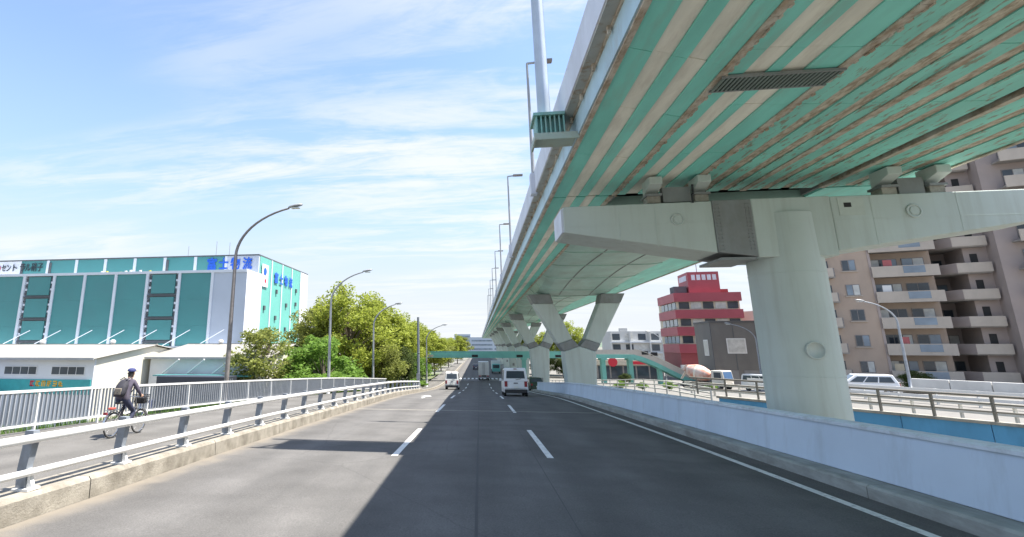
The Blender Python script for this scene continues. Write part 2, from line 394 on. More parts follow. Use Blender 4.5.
# far kerb, lower
b = MB(); b.sweep([(-6.16, -.5), (-6.16, .15), (-6.40, .15), (-6.40, -.5)], stations(57.02, 200, 3))
b.build('kerb_length', M_CONC2, kerb, world=True)

# footway: wide at the near end, drawing in to the road further down
def rail_x(y): return float(np.interp(y, [-30, 14, 18, 25, 32, 42, 56, 120], [-12.3, -12.75, -12.7, -12.15, -11.5, -10.7, -9.7, -9.4]))
b = MB(); st = stations(-30, 56, 1.0)
vs = []
for y, _, z in st: vs += [(rail_x(y) - .35, y, z + .14), (-6.79, y, z + .16), (-6.79, y, z - .6), (rail_x(y) - .35, y, z - .6)]
fs = [(4 * i + a, 4 * i + (a + 1) % 4, 4 * i + 4 + (a + 1) % 4, 4 * i + 4 + a) for i in range(len(st) - 1) for a in range(4)]
b.add(vs, fs); tag(b.build('pavement', M_WALK), 'grey asphalt footway beside the road where the cyclist rides', 'pavement', kind='structure')
b = MB(); st = stations(56.02, 200, 3)
vs = []
for y, _, z in st: vs += [(-9.2, y, z + .12), (-6.41, y, z + .13)]
b.add(vs, [(2 * i, 2 * i + 1, 2 * i + 3, 2 * i + 2) for i in range(len(st) - 1)])
tag(b.build('pavement', M_WALK), 'far footway running on beside the trees', 'pavement', kind='structure')

# grass bank falling away behind the railing
M_BANK = mat('bank_soil', (.10, .13, .045), 0.95, var=.35, scale=2.5, dirt=(.2, .17, .11), dirt_amt=.7, dscale=.8)
b = MB(); st = stations(-30, 130, 2.0); vs = []
for y, _, z in st:
    x = rail_x(y) - .36
    vs += [(x, y, z - .02), (x - .9, y, z - .15), (x - 6 - .5 * abs(z + 4.8), y, GZ + .02)]
b.add(vs, [(3 * i + a, 3 * i + a + 1, 3 * i + 4 + a, 3 * i + 3 + a) for i in range(len(st) - 1) for a in range(2)])
tag(b.build('grass_bank', M_BANK), 'grassy bank sloping down behind the baluster railing', 'bank', kind='structure')
M_GRASS = mat('grass', (.13, .23, .045), 0.8, var=.4, scale=3, trans=.3)
rng = np.random.default_rng(3)
b = MB()
for k in range(5200):
    y = rng.uniform(8, 34); x = rail_x(y) - .38 - rng.uniform(0, 1) ** 1.6 * 2.2
    t = rail_x(y) - .36 - x; z = zr(y) + .12 - (.02 + .13 * min(t, .9) / .9 + max(0, t - .9) * .6)
    if rng.random() < .25 and t > .5: continue
    h = rng.uniform(.12, .34); a = rng.uniform(0, 6.28); w = rng.uniform(.012, .03)
    dx, dy = math.cos(a) * w, math.sin(a) * w; lx, ly = rng.uniform(-.12, .12), rng.uniform(-.12, .12)
    b.add([(x - dx, y - dy, z - .16), (x + dx, y + dy, z - .16), (x + lx, y + ly, z + h)], [(0, 1, 2)])
tag(b.build('grass', M_GRASS), 'long green grass growing along the foot of the white railing', 'grass', kind='stuff')

# ------------------------------------------------------------------ right-hand parapet and gutter
par = thing('parapet_wall', (6.8, 10, zr(10)), 'low smooth pale blue-white concrete parapet along the right edge of the road', 'wall')
PE = 64.0
y = -24.0; k = 0
while y < PE:
    y2 = min(y + 29.985, PE)
    b = MB(); b.sweep([(6.56, .22), (6.66, 1.0), (6.92, 1.0), (6.96, .22)], stations(y, y2, 1.0)); b.build('wall_length', M_PARAPET, par, world=True, bevel=.015)
    b = MB(); b.sweep([(6.62, 1.0), (6.62, 1.05), (6.66, 1.075), (6.93, 1.075), (6.95, 1.05), (6.95, 1.0)], stations(y, y2, 1.0)); b.build('coping', M_PARCAP, par, world=True)
    y += 30.0
y = -20.0
while y < PE:
    y2 = min(y + 2.985, PE)
    b = MB(); b.sweep([(6.18, -.3), (6.18, .17), (6.22, .205), (6.56, .215), (6.98, .215), (6.98, -.3)], stations(y, y2, 1.0)); b.build('kerb_block', M_GCONC, par, world=True)
    y += 3.0

# bridge edge beam under the parapet
b = MB(); b.sweep([(6.2, -.31), (7.0, -.31), (7.0, -1.6), (6.2, -1.6)], stations(-20, PE, 2)); tag(b.build('bridge_edge_beam', M_CONC), 'concrete edge beam under the pale parapet', 'bridge', kind='structure')

# ------------------------------------------------------------------ guard rail on the left kerb
GX = -6.42
gr_ = thing('guard_rail', (GX, 20, zr(20) + .33), 'white two-pipe guard rail on dark steel posts along the left kerb', 'guard rail')
for dz, rad, x in ((1.02, .062, GX + .10), (.57, .048, GX + .10)):
    b = MB(); b.tube([(x, y, z + dz) for y, _, z in stations(-6, 55.2, 1.0)], rad, 10); b.build('rail', M_WHITE, gr_, world=True)
pb = MB()
pb.prism([(-.10, .03), (.045, .03), (.03, .30), (.075, .62), (.06, .79), (-.075, .79), (-.085, .55), (-.115, .28)], 'y', -.055, .055)
p_me = pb.mesh('post'); p_me.materials.append(M_POSTG)
fb = MB().box(-.11, .15, -.11, .11, .0, .03)
fb.prism([(.05, .03), (.14, .03), (.075, .2), (.05, .2)], 'y', -.03, .03)
f_me = fb.mesh('foot_plate'); f_me.materials.append(M_WHITE)
cb = MB().box(.02, .12, -.03, .03, -.035, .035)
c_me = cb.mesh('rail_clamp'); c_me.materials.append(M_WHITE)
for k in range(31):
    y = -5.3 + 2.0 * k + 0.3
    if y > 55: break
    z0 = zr(y) + .33
    for me_, nm, dz in ((p_me, 'post', 0), (f_me, 'foot_plate', 0), (c_me, 'rail_clamp', .245), (c_me, 'rail_clamp', .70)):
        part_from(me_, nm, gr_, (0, y - 20, z0 - gr_.location.z + dz))
# square reflector board at the rail's far end
b = MB().box(-6.95, -6.25, 55.6, 55.68, zr(55.6) + .35, zr(55.6) + .85); o = b.build('end_board', M_WHITE, gr_, world=True)
b = MB().box(-6.64, -6.56, 55.68, 55.74, zr(55.6), zr(55.6) + .85); b.build('post', M_POSTG, gr_, world=True)

# ------------------------------------------------------------------ baluster railing behind the footway
br = thing('baluster_railing', (-12.4, 20, zr(20) + .14), 'long white baluster railing along the outer edge of the footway', 'railing')
def rp(y, dz, off=0): return (rail_x(y) + off, y, zr(y) + .14 + dz)
RYS = [float(v) for v in np.arange(3.9, 55.2, 1.0)]
b = MB()
for i in range(len(RYS) - 1): b.obox(rp(RYS[i], 1.13), rp(RYS[i + 1] + .002, 1.13), .10, .07)
b.build('top_rail', M_WHITE, br, world=True)
b = MB()
for i in range(len(RYS) - 1): b.obox(rp(RYS[i], .20), rp(RYS[i + 1] + .002, .20), .06, .06)
b.build('bottom_rail', M_WHITE, br, world=True)
M_BALU = mat('baluster_grey', (.30, .315, .34), 0.5, var=.08)
post_me = MB().box(-.035, .035, -.03, .03, 0, 1.10).mesh('post'); post_me.materials.append(M_WHITE)
bal_me = MB().box(-.03, .03, -.016, .016, .22, 1.10).mesh('baluster'); bal_me.materials.append(M_BALU)
L0 = br.location
nb = 0
y = 3.9
while y < 55:
    x, yy, z = rp(y, 0); part_from(post_me, 'post', br, (x - L0.x, yy - L0.y, z - L0.z))
    for j in range(1, 16):
        y2 = y + j * 2.5 / 16
        if y2 > 54.8 or nb >= 298: continue
        x, yy, z = rp(y2, 0); part_from(bal_me, 'baluster', br, (x - L0.x, yy - L0.y, z - L0.z)); nb += 1
    y += 2.5
b = MB()
yl = 3.9 + 2.5 * 298 / 15
for y2 in np.arange(yl, 54.9, .156):
    p = rp(float(y2), 0); b.box(p[0] - .03, p[0] + .03, p[1] - .016, p[1] + .016, p[2] + .22, p[2] + 1.10)
if b.v: tag(b.build('baluster', M_BALU, br, world=True), kind='stuff')

# ------------------------------------------------------------------ the elevated expressway
SZ = 7.4                                    # soffit level
VX0, VX1 = 2.82, 14.4                       # soffit edges
DJ = 18.7                                   # deck joint over the T pier
via = thing('elevated_expressway', (8.5, 20, SZ), 'elevated expressway with teal and beige striped underside above the road', 'viaduct')
YN = 1.0
# near deck: slab, then the ribbed cladding strips that make the stripes, each strip in lengths
b = MB().box(VX0 - .1, VX1, -45, DJ - .05, SZ + .12, SZ + .55); b.build('deck_slab', M_PIERD, via, world=True)
b = MB().box(VX0, VX1, -45, YN, SZ, SZ + .118); b.build('rear_soffit', M_TEAL, via, world=True)
strips = [  # x0, x1, kind
    (2.86, 3.35, 't'), (3.35, 3.76, 'b'), (3.76, 4.08, 't'), (4.08, 4.50, 'b'), (4.50, 4.92, 't'), (4.92, 5.08, 'r'),
    (5.08, 5.40, 't'), (5.40, 5.83, 'b'), (5.83, 6.09, 't'), (6.09, 6.53, 'b'), (6.53, 7.10, 't'), (7.10, 7.28, 'r'),
    (7.28, 7.80, 'tr'), (7.80, 8.12, 'br'), (8.12, 8.52, 'tr'), (8.52, 8.84, 'br'), (8.84, 9.22, 'tr'), (9.22, 9.42, 'r'),
    (9.42, 9.86, 'tr'), (9.86, 10.16, 'br'), (10.16, 10.52, 'tr'), (10.52, 10.82, 'br'), (10.82, 11.52, 'tr'), (11.52, 11.74, 'd'),
    (11.74, 11.92, 'r'), (11.92, 12.50, 'tr'), (12.50, 12.84, 'br'), (12.84, 13.30, 'tr'), (13.30, 13.64, 'br'), (13.64, 14.38, 'tr')]
SM = {'t': M_TEAL, 'b': M_BEIGE, 'tr': M_TEALRUST, 'br': M_BEIGERUST, 'r': M_RUST, 'd': M_DARK}
OFF = {'t': 0, 'b': .035, 'tr': 0, 'br': .03, 'r': -.03, 'd': .10}
for x0, x1, kd in strips:
    cuts = [YN + .01, 3.9, 6.6, 9.3, 11.6, 14.6, DJ - .06]
    if kd in 'rd': cuts = [YN + .01, 8.2, DJ - .06]
    for i in range(len(cuts) - 1):
        jig = random.uniform(-.006, .006)
        bb = MB()
        sk = (0 if kd in 'rd' else .45 if x0 < 5 else .10)     # joints run askew, as cut on site
        y0, y1 = cuts[i] + .006, cuts[i + 1] - .006; xm = 3.9 if x0 < 5 else 6
        a0 = y0 + (x0 - xm) * sk * (i > 0); a1 = y0 + (x1 - xm) * sk * (i > 0)
        c0 = y1 + (x0 - xm) * sk * (i < len(cuts) - 2); c1 = y1 + (x1 - xm) * sk * (i < len(cuts) - 2)
        zb = SZ + OFF[kd] + jig; zt = SZ + .119; e = .004
        bb.add([(x0 + e, a0, zb), (x1 - e, a1, zb), (x1 - e, c1, zb), (x0 + e, c0, zb), (x0 + e, a0, zt), (x1 - e, a1, zt), (x1 - e, c1, zt), (x0 + e, c0, zt)],
               [(0, 3, 2, 1), (4, 5, 6, 7), (0, 1, 5, 4), (1, 2, 6, 5), (2, 3, 7, 6), (3, 0, 4, 7)])
        bb.build({'r': 'seam_rib', 'd': 'deck_gap'}.get(kd, 'soffit_panel'), SM[kd], via, world=True)
# ragged bolted flange along the rusty seams
for xs in (5.06, 7.27):
    bb = MB()
    yv = YN
    while yv < DJ - .1:
        w = random.uniform(.02, .05); bb.box(xs, xs + w, yv, yv + .10, SZ - random.uniform(.03, .07), SZ + .01); yv += random.uniform(.12, .3)
    tag(bb.build('flange_flake', M_RUST, via, world=True), kind='stuff')
# drainage grating set across two stripes
gx0, gx1, gy0, gy1 = 5.0, 7.25, 10.1, 10.75
grt = MB().box(gx0, gx1, gy0, gy0 + .04, SZ - .075, SZ - .02).box(gx0, gx1, gy1 - .04, gy1, SZ - .075, SZ - .02)
grt = grt.build('grating_frame', M_PIERD, via, world=True)
bar_me = MB().box(-.022, .022, gy0 + .04, gy1 - .04, -.03, .03).mesh('grating_bar'); bar_me.materials.append(mat('grate_bar', (.16, .20, .18), .6))
for k in range(26):
    part_from(bar_me, 'grating_bar', grt, (gx0 + .06 + k * (gx1 - gx0 - .12) / 25 - 8.5, -20, -.045))

# far deck: edge flange with two stripes, box girder with haunches over the Y piers
YE = 420.0
PIERS = [47.5, 77.5, 107.5, 137.5, 167.5, 197.5, 227.5]
b = MB().box(VX0 - .1, 5.2, DJ + .05, YE, SZ + .08, SZ + .5).box(11.9, VX1, DJ + .05, YE, SZ + .08, SZ + .5); b.build('deck_slab', M_PIERD, via, world=True)
for x0, x1, m_, dz in ((2.86, 3.36, M_TEAL, 0), (3.36, 3.72, M_BEIGE, .03), (3.72, 4.05, M_TEAL, 0), (4.05, 4.40, M_BEIGE, .03), (4.40, 4.85, M_TEAL, 0), (12.0, 14.38, M_TEAL, 0)):
    y = DJ + .06
    k = 0
    while y < YE:
        L = 7.5 if y < 120 else 60
        y2 = min(y + L, YE)
        MB().box(x0 + .004, x1 - .004, y, y2 - .02, SZ + dz, SZ + .079).build('soffit_panel', m_, via, world=True); y = y2; k += 1
MB().box(4.85, 5.0, DJ + .06, YE, SZ - .05, SZ + .2).build('seam_rib', M_RUST, via, world=True)
def zbox(y):
    d = min(abs(y - p) for p in PIERS + [DJ - 6])
    return SZ - .12 - .85 * max(0.0, 1 - (d / 13.0)) ** 1.6
# girder floor in plates, 2.5 m long near and longer far away
xs_ = [5.0, 5.9, 7.4, 8.5, 9.6, 11.1, 12.0]
def girder_row(y):
    z = zbox(y); up = SZ - .02
    return [(5.0, y, up), (5.35, y, z + .35 * (up - z)), (6.0, y, z), (8.5, y, z - .02), (11.0, y, z), (11.65, y, z + .35 * (up - z)), (12.0, y, up)]
def plates(y0, y1, step, gap, nm):
    n = 6
    rows = [girder_row(y0 + (y1 - y0 - gap) * i / n) for i in range(n + 1)]
    bb = MB(); w = 7
    bb.add([p for r in rows for p in r], [(i * w + j, i * w + j + 1, (i + 1) * w + j + 1, (i + 1) * w + j) for i in range(n) for j in range(w - 1)], False)
    bb.add([p for p in rows[0]] + [(12.0, y0, SZ + .3), (5.0, y0, SZ + .3)], [tuple(range(9))])
    bb.build(nm, M_PALETEAL, via, world=True)
y = DJ + 1.2
while y < 130:
    plates(y, y + 5.0, 5, .0, 'girder_plate')
    # welded transverse rib at each plate joint
    r0 = girder_row(y); bb = MB()
    for i in range(6): bb.obox((r0[i][0], y, r0[i][2] - .02), (r0[i + 1][0], y, r0[i + 1][2] - .02), .05, .07)
    bb.build('girder_rib', M_PALETEAL, via, world=True)
    y += 5.0
bb = MB(); st_ = np.arange(y, YE, 6.0)
rows = [girder_row(float(v)) for v in st_]
bb.add([p for r in rows for p in r], [(i * 7 + j, i * 7 + j + 1, (i + 1) * 7 + j + 1, (i + 1) * 7 + j) for i in range(len(rows) - 1) for j in range(6)])
bb.build('girder_plate', M_PALETEAL, via, world=True)
for xr in (7.2, 9.8):                                        # longitudinal dark seams
    bb = MB(); yy = [float(v) for v in np.arange(DJ + 1.3, 130, 1.0)]
    for i in range(len(yy) - 1): bb.obox((xr, yy[i], zbox(yy[i]) - .02), (xr, yy[i + 1], zbox(yy[i + 1]) - .02), .05, .05)
    bb.build('girder_seam', M_PIERD, via, world=True)
# edge: rusty ledge, pale blue fascia, shaded underside, parapet (both sides of the deck)
for sgn, xe in ((1, VX0), (-1, VX1)):
    X = lambda d: xe + sgn * d
    def ebox(d0, d1, z0, z1, nm, m_, y0=-45, y1=YE):
        a, c = sorted((X(d0), X(d1)))
        MB().box(a, c, y0, y1, z0, z1).build(nm, m_, via, world=True)
    ebox(-.09, .03, SZ - .045, SZ + .0, 'edge_ledge', M_RUST)
    ebox(-.13, -.05, SZ + .002, SZ + .60, 'fascia', M_FASCIA)
    ebox(-.40, .2, SZ + .602, SZ + .66, 'deck_overhang', M_FASCIA2)
    ebox(-.42, -.18, SZ + .662, SZ + 1.52, 'parapet', M_VPAR)
    ebox(-.17, -.11, SZ + .55, SZ + .60, 'fascia_drip', M_RUST)
MB().box(VX0 - .1, VX1, -45, YE, SZ + .668, SZ + .72).build('road_surface', M_ROAD, via, world=True)
# drain pipe clips and brackets along the fascia
clip_me = MB().box(-.03, .03, -.04, .04, -.09, .09).mesh('pipe_clip'); clip_me.materials.append(M_RUST)
for k in range(24):
    part_from(clip_me, 'pipe_clip', via, (VX0 - .20 - 8.5, 5 + k * 1.35 - 20, .53))

# sign-gantry bracket hung off the deck edge, with its thick post
gp = thing('gantry_post', (2.2, 13.2, SZ - .1), 'thick grey-blue post on a green ribbed steel bracket at the expressway edge', 'post')
M_BRKT = mat('bracket_green', (.20, .42, .38), 0.55, var=.15, scale=4, dirt=(.27, .22, .15), dirt_amt=.5, dscale=3)
M_BRKT2 = mat('bracket_plate', (.36, .46, .41), .6, var=.15, scale=4, dirt=(.25, .20, .14), dirt_amt=.6, dscale=4)
bb = MB(); bb.box(1.60, 2.72, 12.75, 13.65, SZ + .02, SZ + .08).build('bottom_plate', M_BRKT2, gp, world=True)
MB().box(1.60, 2.72, 12.75, 12.80, SZ - .10, SZ + .02).build('lip_plate', M_BRKT2, gp, world=True)
MB().box(1.60, 1.65, 12.80, 13.65, SZ - .10, SZ + .02).build('lip_plate', M_BRKT2, gp, world=True)
MB().box(1.66, 2.40, 12.95, 13.45, SZ + .08, SZ + .58).build('bracket_core', M_BRKT, gp, world=True)
MB().box(1.60, 2.40, 12.75, 13.65, SZ + .58, SZ + .66).build('top_plate', M_BRKT, gp, world=True)
fin_me = MB().prism([(12.78, SZ + .08), (12.95, SZ + .08), (12.95, SZ + .58), (12.80, SZ + .58)], 'x', -.018, .018).mesh('bracket_fin'); fin_me.materials.append(M_BRKT)
for k in range(7): part_from(fin_me, 'bracket_fin', gp, (1.68 + k * .115 - 2.2, -13.2, -(SZ - .1)))
MB().lathe([(.20, SZ + .66), (.20, SZ + .74)], (1.94, 13.2, 0)).build('flange', M_BRKT, gp, world=True)
MB().tube([(1.94, 13.2, SZ + .74), (1.94, 13.2, SZ + 4), (1.94, 13.2, SZ + 7.6)], [.17, .165, .16], 20).build('post_shaft', M_POLEGREY, gp, world=True)
for yy in (13.2, 14.75):                                   # unseen walkway above the frame, added to cast the broad shadow on the road
    for zz in (SZ + 7.6, SZ + 8.6): MB().box(1.7, 14.2, yy - .08, yy + .08, zz, zz + .16).build('added_gantry_chord', M_POLEGREY, gp, world=True)
for k in range(9):
    x = 1.9 + k * 1.5
    MB().obox((x, 13.2, SZ + 8.68), (x + .75, 14.75, SZ + 8.68), .10, .10).build('added_gantry_brace', M_POLEGREY, gp, world=True)
    MB().obox((x, 13.2, SZ + 7.7), (x + .75, 13.2, SZ + 8.66), .08, .08).build('added_gantry_brace', M_POLEGREY, gp, world=True)
MB().box(1.75, 14.1, 13.3, 14.65, SZ + 7.62, SZ + 7.67).build('added_gantry_walkway', M_GALV, gp, world=True)
MB().box(14.0, 14.34, 13.04, 13.36, SZ + .66, SZ + 7.6).build('post_shaft', M_POLEGREY, gp, world=True)  # far leg of the added gantry

# lamps along the expressway parapet
def via_lamp(y, label, proto=None):
    o = thing('expressway_lamp', (2.46, y, SZ + .9), label, 'street lamp', 'lamps along the expressway parapet')
    MB().box(-.22, .02, -.2, .2, -.35, .50).build('mount', M_VPAR, o)
    MB().tube([(-.08, 0, .5), (-.08, 0, 3), (-.08, 0, 5.45)], [.075, .06, .045], 8).build('pole', M_LAMPPOLE2, o)
    MB().obox((-.1, 0, 5.45), (.62, 0, 5.50), .07, .07).build('arm', M_LAMPPOLE2, o)
    MB().box(.3, .95, -.13, .13, 5.45, 5.55).build('lamp_head', M_LAMPPOLE, o)
    return o
ords = ['nearest', 'second', 'third', 'fourth', 'fifth', 'sixth', 'seventh', 'eighth']
for k in range(8):
    via_lamp(20.1 + 15.0 * k, f'{ords[k]} slim lamp standing on the expressway parapet, counted from the camera' if k else 'nearest and tallest-looking slim lamp on the expressway parapet')

# ------------------------------------------------------------------ piers
PX = 9.7
tp = thing('t_pier', (PX, 17.6, GZ), 'nearest pier: thick round pale green column with a cantilever crossbeam', 'bridge pier')
MB().lathe([(1.02, GZ), (1.02, 4.6), (1.0, 6.1)], (PX, 17.6, 0), n=48).build('column', M_PIER, tp, world=True)
# crossbeam: two arms, each deeper toward the column, joined by a dark splice plate
Y0, Y1 = 16.75, 18.45
def beam(x_tip, x_root, zt_tip, zt_root, zb_tip, zb_root, nm, m_=M_PIER):
    return MB().prism([(x_tip, zb_tip), (x_root, zb_root), (x_root, zt_root), (x_tip, zt_tip)], 'y', Y0, Y1).build(nm, m_, tp, world=True, bevel=.03)
beam(2.86, 7.42, 6.52, 6.55, 5.66, 4.88, 'beam_arm')
MB().prism([(7.42, 4.90), (8.55, 4.74), (8.55, 6.56), (7.42, 6.56)], 'y', Y0 - .03, Y1 + .03).build('splice_plate', M_PIERD, tp, world=True, bevel=.02)
MB().box(8.55, 10.8, Y0 - .0, Y1, 4.72, 6.58).build('beam_core', M_PIER, tp, world=True, bevel=.03)
beam(16.6, 10.8, 6.58, 6.56, 5.7, 4.86, 'beam_arm')
MB().box(2.80, 2.86, Y0 + .06, Y1 - .06, 5.68, 6.46).build('end_plate', M_VPAR, tp, world=True)
# shallow steel flange where the splice meets the underside
MB().box(7.5, 8.5, Y0 + .02, Y1 - .02, 4.66, 4.74).build('splice_flange', M_PIERD, tp, world=True)
ring = MB()
for r0, r1 in ((.17, .14),): pass
def roundel(x, z, r, nm='inspection_cover'):
    bb = MB(); bb.lathe([(r, 0), (r, .03), (r * .8, .035), (r * .8, .02), (r * .55, .02), (r * .55, .04)], (0, 0, 0), 'y', 20)
    bb.v = [(x + a, Y0 - .002 - h, z + c) for a, h, c in bb.v]
    bb.build(nm, M_PIER, tp, world=True)
roundel(6.35, 5.98, .20); roundel(13.0, 6.02, .21)
for x, z0, z1 in ((4.6, 5.32, 6.52), (5.7, 5.12, 6.52), (11.9, 5.02, 6.55), (14.2, 5.35, 6.56)):     # plate welds
    MB().box(x - .012, x + .012, Y0 - .006, Y0, z0, z1).build('weld_seam', M_PIER, tp, world=True)
for xa, xb, z in ((2.95, 7.38, 5.86), (10.9, 16.4, 5.82)): MB().box(xa, xb, Y0 - .006, Y0, z - .01, z + .01).build('weld_seam', M_PIER, tp, world=True)
bolt_me = MB().lathe([(.022, 0), (.022, .02), (.012, .025)], (0, 0, 0), 'y', 6).mesh('bolt'); bolt_me.materials.append(M_PIERD)
for xx in (7.50, 7.60, 8.37, 8.47):
    for k in range(13): part_from(bolt_me, 'bolt', tp, (xx - PX, Y0 - .03 - 17.6 - .02, 4.98 + k * .12 - GZ))
for z in (4.25, 1.2): MB().lathe([(1.021, z - .012), (1.028, z - .006), (1.028, z + .006), (1.021, z + .012)], (PX, 17.6, 0), n=48).build('column_weld', M_PIER, tp, world=True)

# round hatch on the column, facing the road
a_ = R(264)
bb = MB(); bb.lathe([(.26, 0), (.26, .03), (.21, .03), (.21, .015), (.0, .015)], (0, 0, 0), 'y', 24)
mt = Matrix.Rotation(a_ - R(270), 4, 'Z')
bb.v = [tuple(mt @ Vector((p[0], -p[1] - 1.015, p[2]))) for p in bb.v]
bb.v = [(p[0] + PX, p[1] + 17.6, p[2] + 1.95) for p in bb.v]
bb.build('inspection_cover', M_PIER, tp, world=True)
MB().box(11.0, 11.7, Y0 - .012, Y0, 5.95, 6.5).build('patch_plate', mat('patch', (.50, .54, .49), .6, var=.1), tp, world=True)
MB().box(11.15, 11.35, Y0 - .02, Y0 - .012, 6.2, 6.34).build('drain_hole', M_DARK, tp, world=True)
# bearings and pedestals between beam and deck
for x in (5.75, 7.2, 12.55, 13.85):
    MB().box(x - .2, x + .2, Y0 + .1, Y0 + .55, 6.58, 6.80).build('bearing_pedestal', M_BEARING, tp, world=True)
    MB().box(x - .24, x + .24, Y0 + .02, Y0 + .62, 6.80, 6.87).build('bearing_plate', M_PIERD, tp, world=True)
    MB().prism([(Y0 - .25, 7.12), (Y0 + .5, 6.87), (Y0 + .5, SZ - .04), (Y0 - .25, SZ - .04)], 'x', x - .2, x + .2).build('bearing_block', M_PIER, tp, world=True, bevel=.02)
for x0, x1 in ((6.05, 6.9), (12.85, 13.55)):
    MB().box(x0, x1, Y0 + .15, Y0 + .4, 6.60, SZ - .3).build('stopper', M_PIERD, tp, world=True)
MB().box(6.2, 9.9, Y0 + .9, Y1 - .1, 6.6, 6.78).build('bearing_shelf', M_BEARING, tp, world=True)
MB().tube([(6.85, Y0 - .05, 6.5), (6.85, Y0 - .05, 6.75), (6.9, Y0 - .05, 6.82), (6.9, Y0 - .05, 7.1)], .035, 8).build('drain_pipe', M_BLACK, tp, world=True)
# Y piers
def y_pier(y, label, first=None):
    z0 = GZ; c = 8.55
    o = thing('y_pier', (c, y, z0), label, 'bridge pier', 'Y-shaped piers under the expressway')
    top = zbox(y) - z0
    h = 1.55 - z0
    MB().prism([(-1.0, 0), (1.0, 0), (1.35, h), (0.0, h + .45), (-1.35, h)], 'y', -.95, .95).build('column', M_PIER, o, bevel=.12, seg=3)
    for s in (-1, 1):
        q = [(s * .02, h + .45), (s * 1.35, h)]
        e0 = [(s * (.02 + .52), h + 1.05), (s * (1.35 + .42), h + .62)]
        MB().prism([q[0], q[1], e0[1], e0[0]], 'y', -.93, .93).build('splice_band', M_PIERD, o, bevel=.06)
        t0, t1 = (s * 1.95, top - .75), (s * 3.70, top - .75)
        MB().prism([e0[0], e0[1], t1, t0], 'y', -.88, .88).build('arm', M_PIER, o, bevel=.08)
        MB().prism([t0, t1, (s * 4.1, top + .05), (s * 2.15, top + .05)], 'y', -.93, .93).build('arm_cap', M_PIERD, o, bevel=.04)
    MB().box(-.25, .25, -.98, -.95, 1.9, 2.5).build('notice_plate', M_PIERD, o)
    return o
yl_ = ['nearest Y-shaped concrete pier with dark bands at its fork, behind the parapet', 'second Y-shaped pier, beyond the parapet end',
       'third Y-shaped pier in the row under the expressway', 'fourth Y-shaped pier in the row under the expressway', 'fifth Y-shaped pier in the row under the expressway',
       'sixth Y-shaped pier in the row under the expressway', 'farthest Y-shaped pier in the row under the expressway']
for yv, lb in zip(PIERS, yl_): y_pier(yv, lb)

# ------------------------------------------------------------------ street lamps on the left
def street_lamp(x, y, z, top, reach, hx, label, m_, group, rz=0.0, side=1):
    """tapered pole with a swept arm ending in a flat lantern"""
    o = thing('street_lamp', (x, y, z), label, 'street lamp', group, rz)
    H = top - z
    pts = [(0, 0, 0), (0, 0, H * .35), (0, 0, H * .66), (0, 0, H * .75)]
    for t in [i / 12 for i in range(1, 13)]:
        a = t * R(72); pts.append((side * reach * (1 - math.cos(a)) / (1 - math.cos(R(72))) * .98, 0, H * .75 + (H * .25) * math.sin(a) / math.sin(R(72))))
    rad = [.13, .115, .095, .085] + [.082 - .0027 * i for i in range(12)]
    MB().tube(pts, rad, 10).build('pole', m_, o)
    MB().lathe([(.22, 0), (.22, .04), (.15, .06), (.14, .9), (.12, .95)], (0, 0, 0), n=12).build('pole_base', m_, o)
    ex, ez = pts[-1][0], pts[-1][2]; d = side
    hd = MB(); n = 10
    for i, (t, w, h) in enumerate(((-.05, .05, .05), (.05, .13, .10), (.35, .17, .13), (.62, .15, .10), (.78, .06, .05))):
        hd.v += [(ex + d * t, w * math.cos(2 * math.pi * k / n), ez + .06 + t * .16 + h * (math.sin(2 * math.pi * k / n)) * (.9 if math.sin(2 * math.pi * k / n) > 0 else .5)) for k in range(n)]
        if i: hd.f += [((i - 1) * n + k, (i - 1) * n + (k + 1) % n, i * n + (k + 1) % n, i * n + k) for k in range(n)]; hd.smooth += [True] * n
    hd.f += [tuple(range(n)), tuple(range(4 * n, 5 * n))]; hd.smooth += [False, False]
    h_ = hd.build('lamp_head', M_LAMPPOLE2, o)
    gl = MB(); gl.v = []; gl.box(ex + d * .15 if d > 0 else ex + d * .6, ex + d * .6 if d > 0 else ex + d * .15, -.12, .12, ez - .03, ez + .02); gl.build('lamp_glass', M_LAMPGLASS, h_)
    return o
LG = 'lamps along the left footway'
street_lamp(-13.35, 26.6, zr(26.6) - .15, 9.62, 3.05, 0, 'nearest tall dark street lamp standing in front of the teal warehouse', M_LAMPPOLE, LG)
street_lamp(-12.1, 41.5, zr(41.5) - .12, 8.05, 2.75, 0, 'grey street lamp in front of the tallest tree, second along the footway', M_LAMPPOLE2, LG)
street_lamp(-11.1, 54.5, zr(54.5) - .1, 6.35, 2.4, 0, 'grey street lamp by the far end of the baluster railing', M_LAMPPOLE2, LG)
street_lamp(-7.6, 76.0, zr(76) + .1, 4.9, 2.4, 0, 'farthest street lamp on the left, just behind the white light van', M_LAMPPOLE2, LG)
up_ = thing('utility_pole', (-7.0, 60.5, zr(60.5)), 'straight dark blue-grey utility pole at the end of the guard rail', 'utility pole')
MB().tube([(0, 0, 0), (0, 0, 5.3 - zr(60.5))], [.17, .13], 12).build('pole', mat('utility_grey', (.17, .19, .22), .7), up_)
MB().box(-.2, .2, -.24, -.14, 1.2, 1.9).build('cable_box', M_LAMPPOLE2, up_)
MB().lathe([(.19, 4.2), (.19, 4.26)], n=12).build('steel_band', M_GALV, up_)

